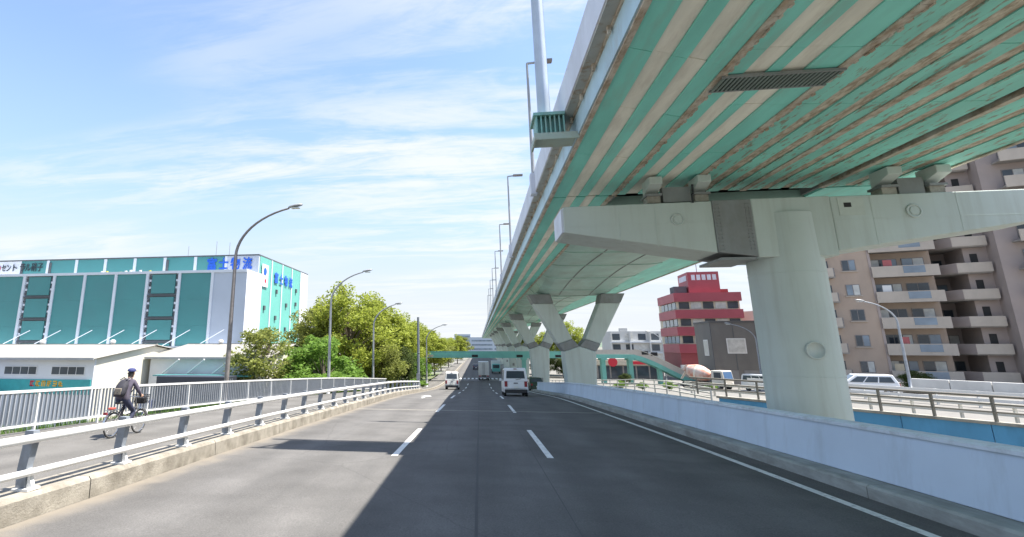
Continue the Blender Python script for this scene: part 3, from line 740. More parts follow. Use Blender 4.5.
# ------------------------------------------------------------------ teal warehouse
M_WTEAL = mat('warehouse_teal', (.06, .24, .245), 0.5, var=.06, scale=.15, dirt=(.07, .22, .23), dirt_amt=.5, dscale=.2)
M_WTEAL2 = mat('warehouse_green', (.125, .40, .345), 0.5, var=.06, scale=.15)
M_WGREY = mat('warehouse_grey', (.44, .49, .57), 0.6, var=.05, scale=.2)
M_WLIGHT = mat('warehouse_light', (.62, .66, .72), 0.6, var=.05, scale=.2)
M_WDARK = mat('warehouse_recess', (.09, .10, .11), 0.8)
M_LANDB = mat('landing_grey', (.22, .25, .28), .8)
M_WBLUE = mat('sign_blue', (.01, .10, .55), 0.5, var=.02)
M_SIGNBLACK = mat('sign_black', (.02, .03, .04), 0.5, var=.02)
M_SIGNRED = mat('sign_red', (.62, .03, .05), 0.5, var=.02)
wh = thing('warehouse', (-50, 110, GZ), 'large teal panelled warehouse with pale pillars and blue rooftop lettering', 'warehouse')
WX, WY, WZ, WT = -49.4, 104.1, 17.9, 22.9       # corner of the lower front block, its top, top of the upper block
BL = -150.0
MB().box(BL, WX, WY + .6, WY + 8, GZ, WZ - .3).build('front_block', M_WGREY, wh, world=True)
MB().box(BL, WX - 1.0, WY + 8, WY + 43, GZ, WT - .3).build('main_block', M_WGREY, wh, world=True)
MB().box(BL, WX + .1, WY - .25, WY + 8.1, WZ - .3, WZ + .25).build('front_cornice', M_WLIGHT, wh, world=True)
MB().box(BL, WX - .9, WY + 7.75, WY + 43, WT - .3, WT).build('roof_edge', M_WDARK, wh, world=True)
# front bays: pillars every 6.75 m, teal sheets between; two bays are open landings
bay = 7.72
MB().box(WX - 7.5, WX, WY, WY + .6, GZ, WZ - .3).build('end_panel', M_WGREY, wh, world=True)
k = 0; x = WX - 7.5
while x > BL + 8:
    MB().box(x - .62, x, WY - .18, WY + .6, GZ, WZ - .3).build('pillar', M_WLIGHT, wh, world=True)
    xa, xb = x - bay, x - .62
    if k in (1, 5, 9):
        MB().box(xa, xb, WY + .45, WY + .6, GZ, WZ - .32).build('landing_back', M_LANDB, wh, world=True)
        for j in range(4):
            z1 = WZ - .5 - j * 5.0; z0 = z1 - 4.2
            MB().box(xa + .75, xb - .75, WY + .05, WY + .44, z0, z1).build('teal_panel', M_WTEAL, wh, world=True)
            MB().box(xa, xb, WY - .05, WY + .44, z0 - .55, z0 - .3).build('landing_slab', M_WDARK, wh, world=True)
            for sx in (xa + .1, xb - .6):
                for q in range(5): MB().box(sx, sx + .5, WY + .1, WY + .4, z0 + .3 + q * .78, z0 + .75 + q * .78).build('stair_flight', M_WLIGHT if q % 2 else M_WDARK, wh, world=True)
    else:
        # sheet cladding in three standing lifts
        for j in range(4):
            z1 = WZ - .32 - j * 5.7; MB().box(xa, xb, WY + .08 + .015 * (j % 2), WY + .58, max(GZ, z1 - 5.69), z1).build('teal_panel', M_WTEAL, wh, world=True)
    x -= bay; k += 1
# upper storey
UX, UY = WX - 1.0, WY + 8
MB().box(UX - 8.1, UX, UY - .12, UY - .003, WZ, WT - .3).build('sign_panel', M_WGREY, wh, world=True)
x = UX - 8.1; k = 0
MB().box(x - .3, x + .3, UY - .2, UY - .125, WZ, WT - .3).build('pillar', M_WLIGHT, wh, world=True)
ub = 7.85
while x > BL + 8:
    if k < 7:
        MB().box(x - ub + .5, x, UY - .10, UY - .003, WZ, WT - .3).build('teal_panel', M_WTEAL, wh, world=True)
        MB().box(x - ub - .25, x - ub + .48, UY - .22, UY - .003, WZ, WT - .3).build('pillar', M_WLIGHT, wh, world=True)
        if k in (1, 5, 6): MB().box(x - ub + .5, x - ub + 1.1, UY - .30, UY - .105, WZ + .6, WT - .9).build('louvre', M_WDARK, wh, world=True)
    else:
        MB().box(x - ub + .5, x, UY - .10, UY - .003, WZ, WT - .3).build('sign_panel', M_VPAR, wh, world=True)
    x -= ub; k += 1
FR = (R(90), 0, 0)
def wl_text(body, size, m_, x, y, z, width, bold=.03): return text_part(body, size, m_, wh, (x + 50, y - 110, z - GZ), FR, width=width, depth=.04, bold=bold)
for i, ch in enumerate('富士物流'):
    wl_text(ch, 3.0, M_WBLUE, -63.3 + i * 3.0, UY - .26, WZ + 1.75, 2.35, .07)
for i, ch in enumerate('セント'): wl_text(ch, 2.1, M_SIGNBLACK, -118.4 + i * 1.3, UY - .28, WZ + 2.3, 1.15, .02)
for i, ch in enumerate('ラル硝子'): wl_text(ch, 2.3, M_SIGNBLACK, -113.4 + i * 1.68, UY - .28, WZ + 2.25, 1.5, .015)
MB().lathe([(.85, 0), (.85, .06)], (-119.6, UY - .24, WZ + 3.0), 'y', 20).build('round_logo', M_SIGNRED, wh, world=True)
# east side wall: green panels split by white fins, white end bay
SXF = UX
ys = WY + 8
for i in range(4):
    y0 = ys + .6 + i * 7.0
    MB().box(SXF + .003, SXF + .10, y0, y0 + 6.5, GZ, WT - .35).build('green_panel', M_WTEAL2, wh, world=True)
    MB().box(SXF + .003, SXF + .30, y0 + 6.5, y0 + 7.0, GZ, WT - .35).build('white_fin', M_WLIGHT, wh, world=True)
MB().box(SXF + .003, SXF + .14, ys + 28.7, ys + 34.9, GZ, WT - .35).build('white_panel', M_VPAR, wh, world=True)
for i in range(4):
    for j, z in enumerate((13.9, 10.2, 7.4, 4)):
        if (i + j) % 2 or i == 3:
            MB().box(SXF + .10, SXF + .45, ys + 3.6 + i * 7.0, ys + 4.4 + i * 7.0, z + .8 * i, z + 1.0 + .8 * i).build('wall_vent', M_WDARK, wh, world=True)
MB().box(SXF + .30, SXF + .40, ys + 1.3, ys + 5.0, 15.6, 20.9).build('white_logo_board', M_VPAR, wh, world=True)
bb = MB(); bb.lathe([(.9, 0), (.9, .04)], (SXF + .40, ys + 3.0, 19.2), 'x', 16); bb.build('round_logo', M_WBLUE, wh, world=True)
MB().lathe([(.5, 0), (.5, .04)], (SXF + .40, ys + 3.4, 17.0), 'x', 14).build('round_logo', M_SIGNRED, wh, world=True)
for i, ch in enumerate('富士物流'):
    text_part(ch, 2.9, M_WBLUE, wh, (SXF + .34 + 50, ys + 9.0 + i * 3.4 - 110, 17.5 - GZ), (R(90), 0, R(90)), width=2.3, depth=.04, bold=.06)
MB().box(WX - .02, WX + .08, WY + .0, WY + 8, GZ, WZ - .32).build('white_panel', M_VPAR, wh, world=True)
# roof clutter: aerials, small safety rail
for x in (-61, -64.5, -72):
    MB().tube([(x, WY + 14, WT), (x, WY + 14, WT + random.uniform(2, 5.5))], .07, 6).build('roof_aerial', M_LAMPPOLE2, wh, world=True)
for k in range(12):
    MB().box(-74 - k * 1.2, -73.6 - k * 1.2, WY + 2, WY + 2.4, WZ + .25, WZ + .25 + random.uniform(.2, .8)).build('roof_plant', M_WHITE if k % 3 else mat('yellow', (.6, .5, .05)), wh, world=True)

# ------------------------------------------------------------------ sheds in front of it
M_SROOF = mat('shed_roof', (.27, .26, .24), 0.7, var=.08, scale=.5, dirt=(.20, .19, .175), dirt_amt=.5, dscale=.8)
M_SWALL = mat('shed_wall', (.62, .64, .66), 0.7, var=.06, scale=.6)
M_SWALL2 = mat('shed_wall_cream', (.60, .575, .49), 0.75, var=.06, scale=.6)
def shed(x0, x1, y0, y1, eave, ridge, label, ribs):
    cx_ = (x0 + x1) / 2; o = thing('shed', (cx_, y0, GZ), label, 'shed', 'low sheds in front of the warehouse')
    ym = (y0 + y1) / 2
    MB().box(x0, x1, y0, y0 + .2, GZ, eave).build('front_wall', M_SWALL, o, world=True)
    MB().box(x0, x1, y1 - .2, y1, GZ, eave).build('back_wall', M_SWALL, o, world=True)
    for xx in (x0 + .003, x1 - .203):
        MB().prism([(y0 + .21, GZ), (y1 - .21, GZ), (y1 - .21, eave), (ym, ridge - .1), (y0 + .21, eave)], 'x', xx, xx + .2).build('gable_wall', M_SWALL2, o, world=True)
    for ya, za, yb, zb in ((y0 - .5, eave - .02, ym, ridge), (y1 + .5, eave - .02, ym, ridge)):
        n = int((x1 - x0 + .6) / ribs)
        for i in range(n):
            xa = x0 - .3 + i * (x1 - x0 + .6) / n; xb = xa + (x1 - x0 + .6) / n
            bb = MB(); bb.add([(xa, ya, za), (xb, ya, za), (xb, yb, zb), (xa, yb, zb), (xa, ya, za + .07), (xb - .12, ya, za + .07), (xb - .12, yb, zb + .07), (xa, yb, zb + .07)],
                              [(0, 1, 2, 3), (4, 5, 6, 7), (0, 1, 5, 4), (1, 2, 6, 5), (2, 3, 7, 6), (3, 0, 4, 7)])
            bb.build('roof_sheet', M_SROOF, o, world=True)
    MB().box(x0 - .3, x1 + .3, y0 - .62, y0 - .505, eave - .12, eave + .06).build('gutter', M_LAMPPOLE2, o, world=True)
    MB().box(x0 - .3, x1 + .3, ym - .15, ym + .15, ridge + .0, ridge + .12).build('ridge_cap', M_SROOF, o, world=True)
    return o
s1 = shed(-60, -32.6, 40.9, 57, .98, 2.1, 'low grey shed with a cream gable end, left of the cyclist', 1.1)
def win(o, x0, x1, y, z0, z1, n=2, m_=M_GLASS, fr=M_WHITE):
    w = MB().box(x0, x1, y - .05, y + .02, z0, z1).build('window', fr, o, world=True)
    pw = (x1 - x0 - .06 * (n + 1)) / n
    for i in range(n):
        xa = x0 + .06 + i * (pw + .06)
        bb = MB().box(xa, xa + pw, y - .06, y - .052, z0 + .06, z1 - .06); bb.v = [(a - o.location.x, b_ - o.location.y, c - o.location.z) for a, b_, c in bb.v]
        bb.build('pane', m_, w)
for xa in (-56, -51.5, -46.6, -41.2, -36.6): win(s1, xa, xa + 3.2, 40.9, -.42, .32, 4)
MB().box(-41.9, -32.7, 40.80, 40.88, -2.0, -.78).build('teal_band', mat('teal_sign', (.04, .33, .33), .5), s1, world=True)
M_YEL = mat('sign_yellow', (.75, .42, .03), .5)
for i in range(6):                                         # worn orange lettering on the band, illegible at this size
    x = -38.4 + i * .55
    for p in random.sample([(0, .38, .05, .0), (0, .38, .05, .36), (.15, .22, .35, .0), (0, .07, .35, 0), (.31, .38, .35, 0), (.05, .33, .05, .18)], 4):
        MB().box(x + p[0], x + p[1], 40.77, 40.798, -1.35 + p[3], -1.35 + p[3] + (.1 if p[2] < .1 else .42)).build('sign_stroke', M_YEL if i else M_SIGNRED, s1, world=True)
win_y = 50.5
for yy, zz in ((49.5, -.1), (52.5, -.1)):
    MB().box(-32.6, -32.55, yy, yy + 1.6, zz - .3, zz + .35).build('gable_window', M_GLASS, s1, world=True)
s2 = shed(-32.2, -20.2, 48.0, 62, .90, 2.15, 'low open-fronted grey shed behind the cyclist, beside the dark lamp', 1.0)
for i in range(5):
    x = -30.6 + i * 2.6
    MB().obox((x, 47.6, -.6), (x + 1.9, 47.2, .75), .12, .12).build('awning_strut', M_WHITE, s2, world=True)
MB().box(-30.5, -21, 46.0, 47.9, -.75, -.65).build('awning', M_WTEAL, s2, world=True)
for i in range(6): MB().box(-30 + i * 1.6, -29.1 + i * 1.6, 47.93, 47.99, -3.6, -1.0).build('shutter', M_WDARK, s2, world=True)
# ventilators on the roofs
vt = [(s1, -57.5, 49, 2.1), (s1, -45.4, 49.0, 2.1), (s1, -37.3, 49.0, 2.1), (s2, -28.6, 55.0, 2.15)]
for o, x, y, z in vt:
    MB().lathe([(.12, z), (.12, z + .12), (.24, z + .18), (.29, z + .32), (.23, z + .48), (.08, z + .54)], (x, y, 0), n=14).build('roof_ventilator', M_WHITE, o, world=True)
# stay rods running from the shed ridge up to the warehouse front
for k in range(8):
    x = -112 + k * 7.72
    MB().obox((x, WY - 3, 1.9), (x + 4.4, WY - .2, 5.3), .14, .14).build('canopy_rod', M_WLIGHT, wh, world=True)
MB().box(-120, -52, 99.5, WY - .2, 1.6, 1.85).build('loading_canopy', M_WLIGHT, wh, world=True)
# parked lorry peeping past the shed, and the dark lorry under the awning
def box_truck(loc, rz, label, L=5.6, W=2.1, H=3.2, body=(.72, .73, .74), cabc=(.75, .75, .75), group=None):
    o = thing('box_truck', loc, label, 'truck', group, rz)
    mb_ = mat('truck_box_%d' % int(body[0] * 1000 + body[2] * 100), body, .5, var=.05); mc = mat('truck_cab_%d' % int(cabc[0] * 1000 + cabc[2] * 100), cabc, .35, var=.03, spec=.6)
    bx = MB().box(-W / 2, W / 2, -L / 2, L / 2 - 1.75, .95, H).build('cargo_box', mb_, o, bevel=.05)
    MB().box(-.012, .012, -L / 2 - .012, -L / 2, 1.0, H - .1).build('door_gap', M_BLACK, bx)
    for s in (-1, 1):
        MB().box(s * .16 - .03, s * .16 + .03, -L / 2 - .03, -L / 2 - .004, 1.1, H - .2).build('door_bar', M_GALV, bx)
    cb = MB(); cb.prism([(L / 2 - 1.65, .5), (L / 2 - .02, .5), (L / 2, 1.25), (L / 2 - .28, 2.15), (L / 2 - .6, 2.25), (L / 2 - 1.65, 2.25)], 'x', -W / 2 + .12, W / 2 - .12); cb = cb.build('cab', mc, o, bevel=.08)
    MB().prism([(L / 2 + .002, 1.3), (L / 2 + .012, 1.3), (L / 2 - .25, 2.08), (L / 2 - .262, 2.08)], 'x', -W / 2 + .3, W / 2 - .3).build('windscreen', M_GLASS, cb)
    for s in (-1, 1):
        a = s * (W / 2 - .12); MB().box(min(a, a + s * .01), max(a, a + s * .01), L / 2 - 1.4, L / 2 - .55, 1.35, 2.0).build('side_window', M_GLASS, cb)
    MB().box(-.4, .4, -L / 2 + .1, L / 2 - .4, .6, .93).build('chassis', M_BLACK, o)
    MB().box(-W / 2 + .1, W / 2 - .1, -L / 2 - .06, -L / 2 + .06, .5, .72).build('rear_bumper', M_GALV, o)
    for s in (-1, 1):
        MB().box(s * .75 - .16, s * .75 + .16, -L / 2 - .09, -L / 2 - .055, .76, .90).build('tail_lamp', M_SIGNRED, o)
        for yy in (-L / 2 + 1.1, L / 2 - .9): wheel(o, s * (W / 2 - .18), yy, .38, .24)
    return o
def wheel(o, x, y, r, w):
    t = MB().lathe([(r * .62, -w / 2), (r * .93, -w / 2), (r, -w * .35), (r, w * .35), (r * .93, w / 2), (r * .62, w / 2)], (x, y, r), 'x', 18).build('wheel', M_RUBBER, o)
    MB().lathe([(.05, -w * .52), (r * .6, -w * .45), (r * .6, w * .45), (.05, w * .52)], (x, y, r), 'x', 14).build('rim', M_GALV, t)
    return t
box_truck((-43.4, 37.5, GZ), R(-80), 'blue-boxed lorry parked at the left edge, past the grey shed', body=(.03, .07, .30), cabc=(.7, .7, .7), H=4.3, L=7)
box_truck((-25.5, 43.6, GZ), R(88), 'dark-boxed lorry parked under the shed awning behind the railing', body=(.03, .035, .05), cabc=(.1, .12, .3), H=4.35, L=8.2)

# ------------------------------------------------------------------ right-hand side: side road, blue bridge wall, fences
def wall_x(y): return 14.95 + (36.15 - y) * .62 if y < 36.15 else max(9.5, 14.95 - (y - 36.15) * .09)
b = MB(); ys = [float(v) for v in np.arange(-30, 131, 3)] + [400.0]
vs = []
for y in ys: vs += [(wall_x(y) - .1, y, GZ - .1), (wall_x(y) - .1, y, zg(y)), (260, y, zg(y))]
b.add(vs, [(3 * i + a, 3 * i + a + 1, 3 * i + 4 + a, 3 * i + 3 + a) for i in range(len(ys) - 1) for a in range(2)])
tag(b.build('side_road', M_RROAD), 'sunlit pale side road and forecourts to the right of the expressway', 'road', kind='structure')
M_BLUEW = mat('blue_wall', (.10, .34, .60), 0.5, var=.10, scale=.6, stretch=(1, 1, .3), dirt=(.05, .17, .30), dirt_amt=.5, dscale=1.2, dstretch=(1, 1, .3))
M_FENCE = mat('fence_bronze', (.20, .185, .16), 0.5, var=.1, metal=.2)
bw = thing('blue_bridge_wall', (18.5, 30.4, -2.2), 'sky-blue painted bridge side wall behind the round column', 'wall')
def wp(t, dz=0, off=0):      # along the wall, t = 0 at its far end
    d = Vector((.527, -.85, 0)); n = Vector((-.85, -.527, 0)); p = Vector((14.95, 36.15, -1.15)) + d * t + n * off; return (p.x, p.y, p.z + dz)
for k in range(12):
    t0, t1 = k * 3.0, k * 3.0 + 2.98
    bb = MB(); bb.obox(wp(t0, -.75), wp(t1, -.75), .25, 1.5); bb.build('wall_panel', M_BLUEW, bw, world=True, bevel=.02)
bb = MB(); bb.obox(wp(-.1, .06), wp(36, .06), .42, .12); bb.build('coping', M_CONC, bw, world=True)
bb = MB(); bb.obox(wp(0, -1.75), wp(36, -1.75), .5, .5); bb.build('girder_flange', mat('blue_dark', (.04, .13, .20), .6), bw, world=True)
fe = thing('pipe_fence', wp(6, .12), 'bronze pipe fence standing on the blue wall', 'fence')
for dz in (1.02, .70, .38):
    bb = MB(); bb.tube([wp(-2, .12 + dz), wp(36, .12 + dz)], .055 if dz > 1 else .04, 8); bb.build('rail', M_FENCE, fe, world=True)
for k in range(20):
    t = -1.5 + k * 1.95
    bb = MB(); bb.obox(wp(t, .12), wp(t, 1.15), .07, .12); bb.build('post', M_FENCE, fe, world=True)
# fence going on past the wall's end toward the piers
fe2 = thing('pipe_fence', (14, 45, -1.6), 'pale pipe fence running on past the end of the blue wall', 'fence')
fy = [float(v) for v in np.arange(38, 92, 2.2)]
def f2(y, dz): return (wall_x(y) + .4, y, zg(y) + .1 + dz)
M_PFENCE = mat('pale_fence', (.50, .50, .47), .6, var=.08)
for dz in (.95, .62, .32):
    bb = MB(); bb.tube([f2(y, dz) for y in fy], .05, 6); bb.build('rail', M_PFENCE, fe2, world=True)
for y in fy: MB().obox(f2(y, -.1), f2(y, 1.0), .08, .08).build('post', M_PFENCE, fe2, world=True)
# pale beam barriers on the far side of the side road
def beam_fence(off, z_top, m_, label, nm, t0=-8, t1=36, hh=.32, posts=2.0):
    o = thing(nm, wp(10, -.6, -off), label, 'barrier')
    for dz in (z_top, z_top - .42):
        bb = MB(); bb.obox(wp(t0, dz, -off), wp(t1, dz, -off), .08, hh * .6); bb.build('rail', m_, o, world=True)
    t = t0 + .5
    while t < t1:
        bb = MB(); bb.obox(wp(t, -.65, -off - .1), wp(t, z_top + .1, -off - .1), .12, .10); bb.build('post', m_, o, world=True); t += posts
    return o
M_BARR = mat('barrier_beige', (.58, .56, .50), .6, var=.08, dirt=(.4, .37, .3), dirt_amt=.4, dscale=2)
beam_fence(7.0, .25, M_BARR, 'beige double beam barrier in the middle of the side road', 'beam_barrier')
beam_fence(15.0, .30, M_WHITE, 'white beam barrier along the far kerb of the side road, below the flats', 'beam_barrier')
cb_ = thing('block_wall', wp(10, -.6, -28), 'low pale concrete block wall in front of the block of flats', 'wall')
for k in range(14):
    bb = MB(); bb.obox(wp(-2 + k * 2.5, -.12, -28), wp(.45 + k * 2.5, -.12, -28), .3, 1.0); bb.build('wall_block', mat('pale_block', (.55, .55, .54), .8, var=.12, scale=.8), cb_, world=True, bevel=.03)

# ------------------------------------------------------------------ block of flats (local x along its front, y into it)
A0 = Vector((40.53, 68.35, 0)); A1 = Vector((55.89, 63.46, 0)); ad = (A1 - A0).normalized(); arz = math.atan2(ad.y, ad.x)
M_APT = mat('flats_wall', (.42, .325, .255), 0.85, var=.06, scale=.5, dirt=(.30, .25, .21), dirt_amt=.4, dscale=.6, dstretch=(1, 1, .3))
M_APTB = mat('flats_balcony', (.47, .41, .345), 0.85, var=.06, scale=.5, dirt=(.33, .29, .25), dirt_amt=.4, dscale=.8, dstretch=(1, 1, .3))
M_APTL = mat('flats_lilac', (.36, .30, .275), 0.85, var=.06, scale=.5)
M_APTS = mat('flats_soffit', (.30, .28, .26), 0.9)
ap = thing('apartment_block', (A0.x, A0.y, -2.0), 'tall brownish-pink block of flats with stacked balconies behind the column', 'apartment block', rz=arz)
M_CREAM0 = mat('laundry_cream', (.5, .42, .3), .9); M_RED0 = mat('laundry_red', (.4, .12, .12), .9)
ST, N = 2.93, 11
def lb(x0, x1, y0, y1, z0, z1, nm, m_, par=None, bevel=0):
    return MB().box(x0, x1, y0, y1, z0, z1).build(nm, m_, par or ap, bevel=bevel)
TOP = N * ST + .5
lb(0, 5.6, 0, 13, 0, TOP, 'wall', M_APT)                 # end block with small windows
lb(5.6, 11.6, 1.6, 13, 0, TOP, 'wall', M_APT)            # balcony bay, set back
lb(11.6, 16.2, 5.2, 13, 0, TOP, 'wall', M_APTL)          # recessed stepped bay
lb(14.2, 16.2, 1.0, 5.19, 0, TOP, 'stair_tower', M_APTL)
lb(16.2, 34, -1.0, 13, 0, TOP + ST, 'wall', M_APTL)
def win_l(x0, x1, y, z0, z1, n, m_=M_GLASS):
    w = lb(x0, x1, y - .06, y + .02, z0, z1, 'window', M_LAMPPOLE)
    pw = (x1 - x0 - .07 * (n + 1)) / n
    for i in range(n):
        xa = x0 + .07 + i * (pw + .07); lb(xa, xa + pw, y - .075, y - .062, z0 + .07, z1 - .07, 'pane', random.choice((m_, m_, M_GLASSB, M_CURTAIN)), w)
for f in range(N):
    z = f * ST
    # small balconies wrapping the left end
    lb(-.2, 2.0, -1.0, .0, z + .18, z + .32, 'balcony_slab', M_APTS)
    bl = lb(-.2, 1.85, -1.05, -.93, z + .32, z + 1.35, 'balcony_front', M_APTB)
    lb(1.85, 1.98, -1.05, -.003, z + .32, z + 1.35, 'balcony_side', M_LAMPPOLE)
    lb(.1, 1.7, -.045, -.003, z + .35, z + 2.3, 'balcony_door', M_GLASS)
    win_l(3.0, 4.3, 0, z + 1.0, z + 2.3, 2)
    lb(2.85, 4.45, -.14, -.003, z + .88, z + .98, 'window_sill', M_APTB)
    # main balconies
    lb(5.62, 11.4, -.2, 1.59, z + .12, z + .30, 'balcony_slab', M_APTS)
    bf = lb(5.62, 11.5, -.33, -.2, z + .05, z + 1.30, 'balcony_front', M_APTB)
    lb(8.4, 10.3, -.35, -.335, z + .42, z + 1.22, 'glass_screen', M_GLASSB, bf)
    lb(11.38, 11.5, -.19, 1.58, z + .30, z + 1.30, 'balcony_side', M_APTB)
    win_l(6.1, 8.6, 1.6, z + .35, z + 2.35, 3); win_l(9.0, 11.0, 1.6, z + .35, z + 2.35, 2)
    if random.random() < .75: lb(10.5, 11.25, .9, 1.25, z + .31, z + .95, 'air_conditioner', M_WHITE)
    if random.random() < .6:
        xl = random.uniform(6.0, 7.0); lb(xl, xl + .8, -.02, 0, z + 1.25, z + 2.05, 'laundry', random.choice((M_WHITE, M_WBLUE, M_CREAM0, M_RED0)))
    if random.random() < .6: lb(18.3, 19.0, -1.6, -1.3, z + .31, z + .95, 'air_conditioner', M_WHITE)
    if random.random() < .5: lb(14.4, 15.0, .30, .62, z + .29, z + .9, 'air_conditioner', M_WHITE)
    # chamfered balconies in the recess
    poly = [(11.75, 3.4), (13.1, .15), (15.9, .15), (15.9, .99), (14.1, .99), (14.1, 5.19), (11.75, 5.19)]
    MB().prism(poly, 'z', z + .10, z + .28).build('balcony_slab', M_APTS, ap)
    MB().obox((11.7, 3.4, z + .75), (13.12, .06, z + .75), .12, 1.08).build('balcony_front', M_APTL, ap)
    lb(13.1, 15.95, .02, .14, z + .22, z + 1.28, 'balcony_front', M_APTB)
    win_l(12.1, 13.9, 5.2, z + .3, z + 2.3, 2)
    lb(14.7, 15.3, .955, .997, z + 1.3, z + 2.35, 'stair_opening', M_DARK)
    # right-hand wing
    lb(17.4, 24, -2.5, -1.003, z + .12, z + .30, 'balcony_slab', M_APTS)
    lb(17.4, 24, -2.62, -2.5, z + .05, z + 1.30, 'balcony_front', M_APTB)
    win_l(18.0, 20.6, -1.0, z + .35, z + 2.35, 3); win_l(21.4, 23.6, -1.0, z + .35, z + 2.35, 2)
lb(5.5, 5.75, -.05, .0, 0, TOP, 'drain_pipe', M_APTL)
lb(-.1, 16.3, -.1, 13.1, TOP + .003, TOP + .5, 'roof_parapet', M_APTB)
for k, (px_, w_, h_) in enumerate(((1.0, 2.2, 1.0), (3.6, 2.6, 1.3), (8.6, 3.0, .9))):
    pass

# ------------------------------------------------------------------ red building, grey building, far white flats, shop
M_RED = mat('red_tile', (.35, .07, .09), 0.5, var=.08, scale=.5)
M_REDW = mat('red_wall', (.25, .045, .05), 0.6, var=.08, scale=.5)
M_CREAM = mat('cream_wall', (.58, .52, .40), 0.8, var=.08)
M_GREYB = mat('grey_wall', (.155, .15, .14), 0.85, var=.10, scale=.3, dirt=(.11, .105, .10), dirt_amt=.4, dscale=.5, dstretch=(1, 1, .3))
M_WWALL = mat('white_wall', (.52, .52, .50), 0.8, var=.06, scale=.3)
rb = thing('red_building', (40.0, 111.7, zg(111)), 'red tiled office building with cream window bands and a rooftop tower', 'building', rz=R(-4))
def rbx(x0, x1, y0, y1, z0, z1, nm, m_, par=None): return MB().box(x0, x1, y0, y1, z0, z1).build(nm, m_, par or rb)
rbx(.3, 11.9, .3, 14, 0, 17, 'core', M_CREAM)
for k, z in enumerate((5.2, 8.6, 12.0, 15.4)):
    rbx(-.25, 12.2, -.25, 12.3, z, z + 1.75, 'red_band', M_RED)
    if k < 3:
        for i in range(5):
            w = rbx(.7 + i * 2.25, 2.6 + i * 2.25, .2, .3, z + 1.95, z + 3.3, 'window', M_CURTAIN if i % 2 else M_GLASS)
        for i in range(4): rbx(.15, .3, .8 + i * 2.8, 2.9 + i * 2.8, z + 1.95, z + 3.3, 'window', M_GLASSB)
rbx(-.1, 12.0, -.1, 12, 2.3, 5.19, 'lower_wall', M_REDW)
rbx(-.4, 8, -1.2, -.11, 1.7, 2.9, 'shop_canopy', M_WHITE); rbx(-.41, 8.01, -1.25, -1.205, 1.9, 2.3, 'canopy_stripe', M_RED)
rbx(.2, 11.9, -.02, .28, 0, 1.7, 'shop_front', M_GLASS)
tw = rbx(3.3, 9.2, 1.5, 8, 17.3, 21.6, 'tower', M_RED)
for i in range(5): rbx(4.0 + i * 1.0, 4.7 + i * 1.0, 1.45, 1.497, 19.9, 21.0, 'pale_sign_block', M_VPAR, tw)
rbx(3.25, 3.298, 2.4, 7.2, 19.9, 21.0, 'pale_sign_block', M_VPAR, tw)
rbx(.6, 3.0, 2, 5, 17.3, 18.7, 'roof_plant', M_WDARK); rbx(9.6, 11.5, 4, 6, 17.3, 18.2, 'roof_plant', M_REDW)
MB().tube([(6, 4, 21.6), (6, 4, 24)], .08, 6).build('roof_aerial', M_LAMPPOLE2, rb)
gb = thing('grey_building', (37.5, 91.2, zg(91)), 'dark grey windowed block in front of the red building', 'building', rz=R(-4))
def gbx(x0, x1, y0, y1, z0, z1, nm, m_, par=None): return MB().box(x0, x1, y0, y1, z0, z1).build(nm, m_, par or gb)
gbx(0, 14, 0, 7.5, 0, 10.1, 'wall', M_GREYB); gbx(-.1, 14.1, -.1, 7.6, 10.1, 10.4, 'roof_edge', mat('dark_trim', (.1, .1, .1), .8))
w = gbx(2.2, 5.0, -.06, -.003, 5.2, 7.6, 'window', M_WHITE); gbx(2.35, 4.85, -.075, -.064, 5.35, 7.45, 'pane', M_CURTAIN, w)
for i in range(2):
    w = gbx(8.4 + i * 1.6, 9.5 + i * 1.6, -.06, -.003, 5.3, 7.5, 'window', M_WHITE); gbx(8.5 + i * 1.6, 9.4 + i * 1.6, -.075, -.064, 5.4, 7.4, 'pane', M_GLASS, w)
w = gbx(-.06, -.003, 1.6, 3.6, 4.8, 7.4, 'window', M_WHITE); gbx(-.075, -.064, 1.75, 3.45, 4.95, 7.25, 'pane', M_CURTAIN, w)
for i in range(4): gbx(1 + i * 3.2, 3.4 + i * 3.2, -.05, -.003, .2, 2.6, 'shutter', mat('shutter_grey', (.2, .2, .2), .6))
for i in range(5): gbx(.02 + i * 3.3, .10 + i * 3.3, -.03, -.003, 0, 10, 'panel_joint', M_WDARK)
wb_ = thing('white_building', (56.2, 111, zg(111)), 'pale slab building peeping over the grey block beside the column', 'building', rz=R(28))
MB().box(0, 9, 0, 9, 0, 13.5).build('wall', M_WWALL, wb_)
for f in range(3):
    for i in range(3): MB().box(.8 + i * 2.8, 2.4 + i * 2.8, -.05, -.003, 3.2 + f * 3.2, 5 + f * 3.2, ).build('window', M_GLASS, wb_)
wf = thing('white_flats', (38.0, 160, GZ), 'distant long white low-rise flats left of the red building', 'apartment block')
MB().box(0, 22, 0, 10, 0, 10.9).build('wall', M_WWALL, wf)
for f in range(3):
    for i in range(6):
        w = MB().box(.8 + i * 3.6, 2.9 + i * 3.6, -.08, -.003, 2.4 + f * 3.0, 4.2 + f * 3.0).build('window', M_GLASS if (i + f) % 3 else M_CURTAIN, wf)
    MB().box(0, 22, -1.0, -.09, 1.7 + f * 3.0, 1.9 + f * 3.0).build('balcony_slab', M_WLIGHT, wf)
for i in range(5): MB().box(.02 + i * 5.4, .35 + i * 5.4, -.9, -.003, 0, 10.9).build('party_wall', M_WWALL, wf)
MB().box(4, 6, 3, 5, 10.9, 11.9).build('roof_tank', M_LAMPPOLE2, wf)
sh = thing('shop', (23.5, 112, zg(112)), 'dark-fronted shop with a red round sign under the footbridge', 'shop')
MB().box(0, 13, 0, 8, 0, 4.0).build('wall', mat('shop_grey', (.30, .28, .26), .8), sh)
